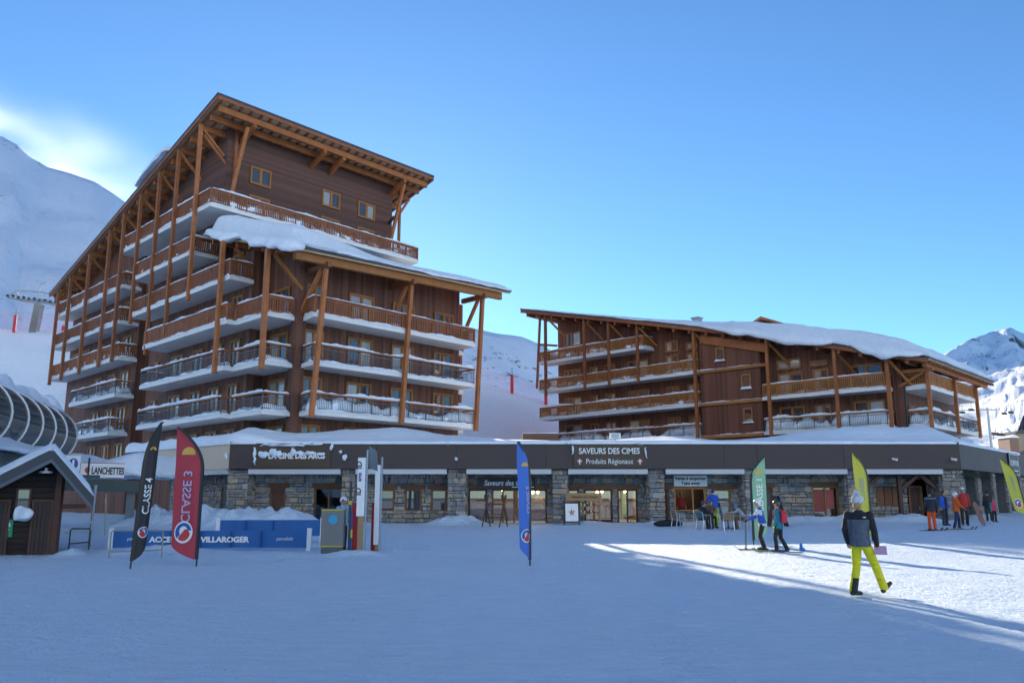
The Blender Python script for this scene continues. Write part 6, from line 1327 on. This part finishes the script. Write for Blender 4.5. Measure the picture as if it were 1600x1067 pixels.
person('seated person in a brown jacket on the far side of the cafe table', G3(9.7, 41.3), 170, 1.70, jacket=(0.10, 0.05, 0.03), trousers=(0.03, 0.03, 0.035), gear='hood', gearcol=(0.03, 0.02, 0.02), seat=0.52, vox=0.025, lean=rad(10), arms={-1: ((-0.25, 0.18, 0.80), (-0.12, 0.42, 0.80)), 1: ((0.25, 0.18, 0.80), (0.12, 0.42, 0.80))}, legs={-1: ((-0.12, 0.40, 0.50), (-0.12, 0.40, 0.10)), 1: ((0.12, 0.40, 0.50), (0.12, 0.40, 0.10))})
bg_ = root('kit_bag', G3(7.9, 42.8), 'low dark bag lying by the wall beside the empty chair', 'bag'); f_ = MB(); zb_ = gz(7.9, 42.8); f_.ball((7.9, 42.8, zb_ + 0.12), 1, 16, 8, (0.75, 0.3, 0.2)); f_.build('body', cloth((0.015, 0.015, 0.018)), bg_, smooth=True); f_ = MB(); f_.tube([(7.5, 42.7, zb_ + 0.25), (7.9, 42.65, zb_ + 0.36), (8.3, 42.7, zb_ + 0.25)], 0.02, 6); f_.build('strap', blk, bg_)
table('round cafe table in front of the seated dark figure', 9.65, 40.5); table('round cafe table under the arms of the grey jacketed person', 10.1, 39.5)
person('seated person in a black jacket at the cafe table', G3(8.95, 39.75), 62, 1.72, jacket=(0.015, 0.018, 0.024), trousers=(0.05, 0.05, 0.055), gear='helmet', gearcol=(0.03, 0.03, 0.035), gloves=(0.03, 0.03, 0.03), seat=0.52, vox=0.022, lean=rad(8), arms={-1: ((-0.24, 0.16, 0.78), (-0.12, 0.40, 0.79)), 1: ((0.24, 0.16, 0.78), (0.12, 0.40, 0.79))}, legs={-1: ((-0.12, 0.40, 0.50), (-0.12, 0.42, 0.10)), 1: ((0.12, 0.42, 0.50), (0.12, 0.36, 0.10))})
person('seated person in a pale grey jacket and blue helmet leaning on the table', G3(10.85, 39.35), -72, 1.74, jacket=(0.33, 0.34, 0.40), trousers=(0.15, 0.08, 0.045), gear='helmet', gearcol=(0.03, 0.14, 0.38), gloves=(0.02, 0.02, 0.02), seat=0.52, vox=0.022, lean=rad(36), arms={-1: ((-0.26, 0.42, 0.80), (-0.12, 0.64, 0.80)), 1: ((0.26, 0.42, 0.80), (0.10, 0.62, 0.80))}, legs={-1: ((-0.14, 0.40, 0.50), (-0.16, 0.34, 0.10)), 1: ((0.14, 0.42, 0.50), (0.16, 0.40, 0.10))})
person('standing person in a royal blue jacket and lime trousers at the serving hatch', G3(10.35, 43.0), -12, 1.82, jacket=(0.01, 0.08, 0.45), trousers=(0.36, 0.50, 0.03), boots=(0.30, 0.42, 0.03), gear='hood', gearcol=(0.015, 0.05, 0.22), vox=0.022, lean=rad(12), gloves=(0.02, 0.02, 0.02), arms={-1: ((-0.27, 0.22, 1.2), (-0.2, 0.44, 1.12)), 1: ((0.27, 0.2, 1.2), (0.2, 0.42, 1.12))})
person('person in a red top working inside the serving hatch', V(9.9, 49.2, 0.35), 185, 1.66, jacket=(0.28, 0.02, 0.02), trousers=(0.03, 0.03, 0.03), hair=(0.02, 0.015, 0.012), vox=0.025)
person('person in a light blue jacket and white helmet behind the grey cabinet', G3(-5.42, 27.0), 130, 1.70, jacket=(0.20, 0.42, 0.58), trousers=(0.015, 0.018, 0.022), boots=(0.22, 0.32, 0.05), gear='helmet', gearcol=(0.72, 0.72, 0.75), goggles=(0.02, 0.04, 0.10), gloves=(0.02, 0.02, 0.02), vox=0.018)
person('person in a dark jacket crouching by the snow heap below the lift sign', G3(-17.9, 40.5, 0.35), 90, 1.7, jacket=(0.02, 0.03, 0.05), trousers=(0.02, 0.03, 0.045), gear='hood', gearcol=(0.03, 0.03, 0.035), seat=0.42, lean=rad(22), vox=0.025, legs={-1: ((-0.13, 0.36, 0.48), (-0.13, 0.20, 0.10)), 1: ((0.13, 0.36, 0.48), (0.13, 0.24, 0.10))})
# stand with produce, boards, ski rack
st = root('produce_stand', G3(3.9, 46.6), 'small wooden market stand with a lettered board beside the sandwich board', 'stand'); zg = gz(3.9, 46.6); stw = simple('stand_wood', (0.34, 0.20, 0.09), 0.6, 0.3, 4.0)
for x in (3.15, 4.85):
    for y in (46.45, 46.95): m = MB(); m.box(x - 0.04, x + 0.04, y - 0.04, y + 0.04, zg - 0.1, zg + 1.45); m.build('post', stw, st)
m = MB(); m.box(3.05, 4.95, 46.36, 46.405, zg + 1.1, zg + 1.5); m.build('name_board', stw, st); text('Saveurs des Cimes', 0.19, (4.0, 46.35, zg + 1.24), X_, Z, wood_dark, st, shear=0.2)
for z in (0.35, 0.75): m = MB(); m.box(3.1, 4.9, 46.42, 46.98, zg + z, zg + z + 0.03); m.build('shelf', stw, st)
cols = [(0.5, 0.42, 0.3), (0.35, 0.08, 0.05), (0.08, 0.2, 0.25), (0.5, 0.35, 0.08), (0.45, 0.45, 0.42), (0.1, 0.15, 0.06)]
k_ = 0
for z in (0.38, 0.78):
    for i in range(9):
        x = 3.25 + i * 0.19; hh = rs.uniform(0.12, 0.26); o = root('jar', (x, 46.6, zg + z), ('%s jar on the %s shelf of the market stand, %s from its near post' % (('cream', 'red', 'teal', 'amber', 'grey', 'olive')[i % 6], 'upper' if z > 0.5 else 'lower', ('first', 'second', 'third', 'fourth', 'fifth', 'sixth', 'seventh', 'eighth', 'ninth')[i])), 'jar', 'jars on the market stand')
        m = MB(); m.tube([(x, 46.6, zg + z), (x, 46.6, zg + z + hh * 0.75), (x, 46.6, zg + z + hh * 0.8)], [0.06, 0.06, 0.04], 10); m.build('body', cloth(cols[i % 6]), o); m = MB(); m.tube([(x, 46.6, zg + z + hh * 0.8), (x, 46.6, zg + z + hh)], 0.042, 10); m.build('lid', paint_white, o)
sb = root('sandwich_board', G3(3.2, 45.3), 'black sandwich board with a white poster before the brown-signed shop', 'sign'); zg = gz(3.2, 45.3)
for k, nm_ in ((-1, 'front_panel'), (1, 'rear_panel')):
    m = MB(); m.prism([V(2.78, 45.3 + 0.3 * k, zg + 0.12), V(3.62, 45.3 + 0.3 * k, zg + 0.12), V(3.62, 45.3 + 0.03 * k, zg + 1.22), V(2.78, 45.3 + 0.03 * k, zg + 1.22)], V(0, 0.03, 0)); m.build(nm_, blk, sb)
    for x in (2.8, 3.6): m = MB(); m.beam((x, 45.3 + 0.33 * k, zg), (x, 45.3 + 0.3 * k, zg + 0.14), 0.04, 0.04, up=Y_); m.build('leg', blk, sb)
pnt = lambda x, t, d=0.0: V(x, 45.3 - 0.3 + 0.27 * (t - 0.12) / 1.1 - 0.012 - d, zg + t)
m = MB(); m.prism([pnt(2.86, 0.2), pnt(3.54, 0.2), pnt(3.54, 1.12), pnt(2.86, 1.12)], V(0, 0.008, 0)); ps = m.build('poster', paint_white, sb)
m = MB()
for a in range(5): 
    a0 = a * 1.2566 + 0.4; m.prism([pnt(3.2 + 0.2 * math.cos(a0), 0.66 + 0.2 * math.sin(a0), 0.004), pnt(3.2 + 0.09 * math.cos(a0 + 0.5), 0.66 + 0.09 * math.sin(a0 + 0.5), 0.004), pnt(3.2, 0.66, 0.004), pnt(3.2 + 0.09 * math.cos(a0 - 0.5), 0.66 + 0.09 * math.sin(a0 - 0.5), 0.004)], V(0, 0.003, 0))
m.build('print', cloth((0.35, 0.09, 0.04)), ps)
sb = root('sandwich_board', G3(13.2, 42.0), 'dark leaning sandwich board behind the teal skier', 'sign'); zg = gz(13.2, 42)
for k in (-1, 1): m = MB(); m.prism([V(13.2 + 0.45 * k, 41.7, zg), V(13.2 + 0.45 * k, 42.4, zg), V(13.2 + 0.04 * k, 42.4, zg + 1.5), V(13.2 + 0.04 * k, 41.7, zg + 1.5)], V(0.03, 0, 0)); m.build('panel', simple('slate_board', (0.06, 0.045, 0.04), 0.6, 0.3) if k < 0 else blk, sb)
rk = root('ski_rack', G3(-0.9, 44.2), 'crossed wooden ski rack standing before the shop doors', 'ski rack'); zg = gz(-0.9, 44.2)
for x in (-1.35, -0.45):
    for k in (-1, 1): m = MB(); m.beam((x + 0.22 * k, 44.2 + 0.25 * k, zg - 0.05), (x - 0.10 * k, 44.2 - 0.1 * k, zg + 1.65), 0.07, 0.07, up=Y_); m.build('leg', wood_dark, rk)
m = MB(); m.beam((-1.45, 44.2, zg + 1.15), (-0.35, 44.2, zg + 1.15), 0.06, 0.06); m.build('crossbar', wood_dark, rk); m = MB(); m.beam((-1.4, 44.35, zg + 0.5), (-0.4, 44.35, zg + 0.5), 0.05, 0.05); m.build('crossbar', wood_dark, rk)
# ------------------------------------------------------------------ slope furniture far off
netm = net_mat('safety_net', (0.60, 0.36, 0.55), 0.80); padm = simple('pad_far_red', (0.50, 0.03, 0.04), 0.6, 0.1)
def net(label, pts, h):
    P = []
    for x, y, z in pts: P += [V(x, y, z - 0.2), V(x, y, z + h)]
    m = MB(); m.grid(P, 2, len(pts)); o = m.build('safety_net', netm, fix=False); tag(o, label, 'net')
net('violet safety net along the bright crest between the chalets', [at(735, 590, 113.5), at(770, 602, 113.5), at(800, 610, 113.5), at(835, 621, 113.5), at(872, 632, 113.5)], 2.0)
net('violet safety net below the lift pylon on the bank', [at(-40, 509, 118.5), at(30, 514, 118.5), at(60, 516, 118.5), at(105, 521, 118)], 2.6)
for i, (px, py) in enumerate(((800, 609), (853, 627), (22, 514), (98, 519))):
    p = V(*at(px, py, 113.2 if px > 500 else 118.0)); r = root('padded_post', p, 'red padded post ' + ('on the crest midway between the chalets', 'beside the wall of the lower chalet', 'before the lift pylon', 'by the edge of the tall chalet')[i], 'post', 'red padded posts'); m = MB(); m.tube([p - Z * 0.5, p + Z * (2.0 if i != 3 else 0.9)], 0.22, 8); m.build('pad', padm, r); m = MB(); m.tube([p, p + Z * (3.1 if i != 3 else 1.2)], 0.04, 6); m.build('pole', metal_dark, r)
p = V(*at(52, 516, 119)); r = root('lift_pylon', p, 'squat grey lift pylon with a wide sheave crossarm on the bank', 'pylon'); m = MB(); m.beam(p - Z * 1.5, p + V(0.5, 0, 3.9), 1.0, 1.0, up=Y_); m.build('column', simple('pylon_grey', (0.20, 0.20, 0.19), 0.5, 0.3, 1.0), r); m = MB(); m.tube([p + V(-4.2, 0, 4.9), p + V(-1.5, 0, 4.4), p + V(1, 0, 4.4), p + V(4.6, 0, 3.3)], [0.12, 0.3, 0.35, 0.14], 8); m.build('crossarm', metal, r)
for k in range(12):
    t = k / 11; c = p + V(lerp(-4.2, 4.6, t), -0.35, lerp(5.15, 3.9, t) + 0.1 * (k % 2)); m = MB(); m.tube([c, c + V(0, 0.2, 0)], 0.22, 10); m.build('sheave', metal_dark, r)
for (a, b) in (((-4.2, 5.2), (-2.8, 6.0)), ((-2.8, 6.0), (1, 5.7)), ((1, 5.7), (4.4, 4.6)), ((-2.8, 4.8), (-2.8, 6.0)), ((0.2, 4.4), (0.4, 6.9)), ((0.4, 6.9), (1.2, 7.2)), ((1, 4.4), (1, 5.7)), ((3.0, 3.9), (3.0, 5.2))): m = MB(); m.tube([p + V(a[0], -0.1, a[1]), p + V(b[0], -0.1, b[1])], 0.07, 6); m.build('guard_rail', metal, r)
p = V(*at(1547, 680, 300)); r = root('lift_pylon', p, 'slim grey chairlift pylon on the sunny slope beyond the lower chalet', 'pylon'); m = MB(); m.tube([p - Z * 6, p + Z * 10.2], [0.55, 0.4], 10); m.build('column', metal, r); m = MB(); m.beam(p + V(-3.6, 0, 9.4), p + V(3.6, 0, 9.2), 0.5, 0.5); m.build('crossarm', metal, r); m = MB(); m.beam(p + V(-1.8, 0, 11.6), p + V(1.8, 0, 11.6), 0.3, 0.25); m.build('top_bar', metal, r); [MB().beam(p + V(x, 0, 9.4), p + V(x, 0, 11.6), 0.2, 0.2, up=Y_).build('strut', metal, r) for x in (-1.5, 1.5)]
cb = MB(); cb.tube([p + V(-3.5, 0, 9.2), p + V(-60, 120, 22)], 0.10, 5); cb.tube([p + V(3.5, 0, 9.2), p + V(60, 160, 30)], 0.10, 5); tag(cb.build('lift_cable', metal_dark), 'thin chairlift cables running up the sunny slope', 'cable')
for i, (px, py, Y) in enumerate(((1504, 645, 330), (1518, 641, 330), (1556, 679, 260), (1565, 680, 260), (1570, 647, 330), (1580, 645, 330))):
    c = V(*at(px, py, Y)); r = root('lift_chair', c, 'tiny dark chairlift seat hanging over the sunny slope, %s from the lower chalet' % ('first', 'second', 'third', 'fourth', 'fifth', 'sixth')[i], 'chairlift seat', 'chairlift seats'); m = MB(); m.box(c.x - 1.1, c.x + 1.1, c.y - 0.3, c.y + 0.3, c.z - 0.25, c.z + 0.1); m.box(c.x - 1.1, c.x + 1.1, c.y + 0.3, c.y + 0.45, c.z - 0.2, c.z + 0.75); m.build('seat', metal_dark, r); m = MB(); m.tube([c, c + Z * 3.0], 0.07, 5); m.build('hanger', metal_dark, r)
for i, (px, py, Y, w, h, cc) in enumerate(((1590, 686, 420, 8, 4.5, (0.34, 0.28, 0.22)), (1575, 690, 330, 3.5, 2.4, (0.2, 0.12, 0.09)), (1581, 684, 350, 2.2, 2.6, (0.3, 0.22, 0.14)), (1612, 672, 450, 11, 6, (0.3, 0.26, 0.22)))):
    c = V(*at(px, py, Y)); r = root('far_house', c, ('wide stone house', 'small red hut', 'narrow ochre hut', 'broad grey house')[i] + ' far off at the foot of the sunny slope', 'house'); m = MB(); m.box(c.x - w / 2, c.x + w / 2, c.y - 4, c.y + 4, c.z - 6, c.z + h * 0.6); m.build('wall', cloth(cc), r); m = MB(); m.prism([c + V(-w * 0.62, -4.6, h * 0.55), c + V(w * 0.62, -4.6, h * 0.55), c + V(0, -4.6, h * 1.05)], V(0, 9, 0)); m.build('roof', slate if i % 2 == 0 else snow, r)
# spindrift blowing off the left ridge
c_ = V(*at(120, 235, 1560)); m = MB(); m.box(c_.x - 330, c_.x + 210, c_.y - 150, c_.y + 150, c_.z - 150, c_.z + 170)
vm = bpy.data.materials.new('spindrift'); vm.use_nodes = True; nt = vm.node_tree; nt.nodes.clear(); out = N(nt, 'OutputMaterial'); pv = N(nt, 'VolumePrincipled'); nt.links.new(pv.outputs[0], out.inputs['Volume'])
pv.inputs['Color'].default_value = (0.92, 0.94, 1, 1); pv.inputs['Anisotropy'].default_value = 0.55
tc = N(nt, 'TexCoord'); nz_ = N(nt, 'TexNoise', Scale=3.2, Detail=6.0, Roughness=0.62); mp = N(nt, 'Mapping'); mp.inputs['Scale'].default_value = (1.0, 0.6, 1.5); nt.links.new(tc.outputs['Generated'], mp.inputs['Vector']); nt.links.new(mp.outputs['Vector'], nz_.inputs['Vector'])
# plume: densest along the sloping ridge line, thinning upwards and to the box faces
sx_ = N(nt, 'SeparateXYZ'); nt.links.new(tc.outputs['Generated'], sx_.inputs[0])
rl = N(nt, 'Math', operation='MULTIPLY_ADD'); nt.links.new(sx_.outputs['X'], rl.inputs[0]); rl.inputs[1].default_value = 0.62; nt.links.new(sx_.outputs['Z'], rl.inputs[2])
d0 = N(nt, 'MapRange', interpolation_type='SMOOTHSTEP'); d0.inputs['From Min'].default_value = 1.16; d0.inputs['From Max'].default_value = 0.62; nt.links.new(rl.outputs[0], d0.inputs['Value'])
last = d0.outputs['Result']
for ax in ('X', 'Y', 'Z'):
    for a, b in ((0.0, 0.25), (1.0, 0.72)):
        f = N(nt, 'MapRange', interpolation_type='SMOOTHSTEP'); f.inputs['From Min'].default_value = a; f.inputs['From Max'].default_value = b; nt.links.new(sx_.outputs[ax], f.inputs['Value'])
        k = N(nt, 'Math', operation='MULTIPLY'); nt.links.new(last, k.inputs[0]); nt.links.new(f.outputs['Result'], k.inputs[1]); last = k.outputs[0]
nr = N(nt, 'MapRange'); nr.inputs['From Min'].default_value = 0.38; nr.inputs['From Max'].default_value = 0.72; nr.inputs['To Max'].default_value = 0.0022; nt.links.new(nz_.outputs['Fac'], nr.inputs['Value'])
k = N(nt, 'Math', operation='MULTIPLY'); nt.links.new(last, k.inputs[0]); nt.links.new(nr.outputs['Result'], k.inputs[1]); nt.links.new(k.outputs[0], pv.inputs['Density'])
o = m.build('spindrift', vm); tag(o, 'white spindrift blowing off the ridge of the mountain', kind='stuff')
scene.cycles.volume_step_rate = 1.0; scene.cycles.volume_max_steps = 64; scene.cycles.volume_bounces = 1
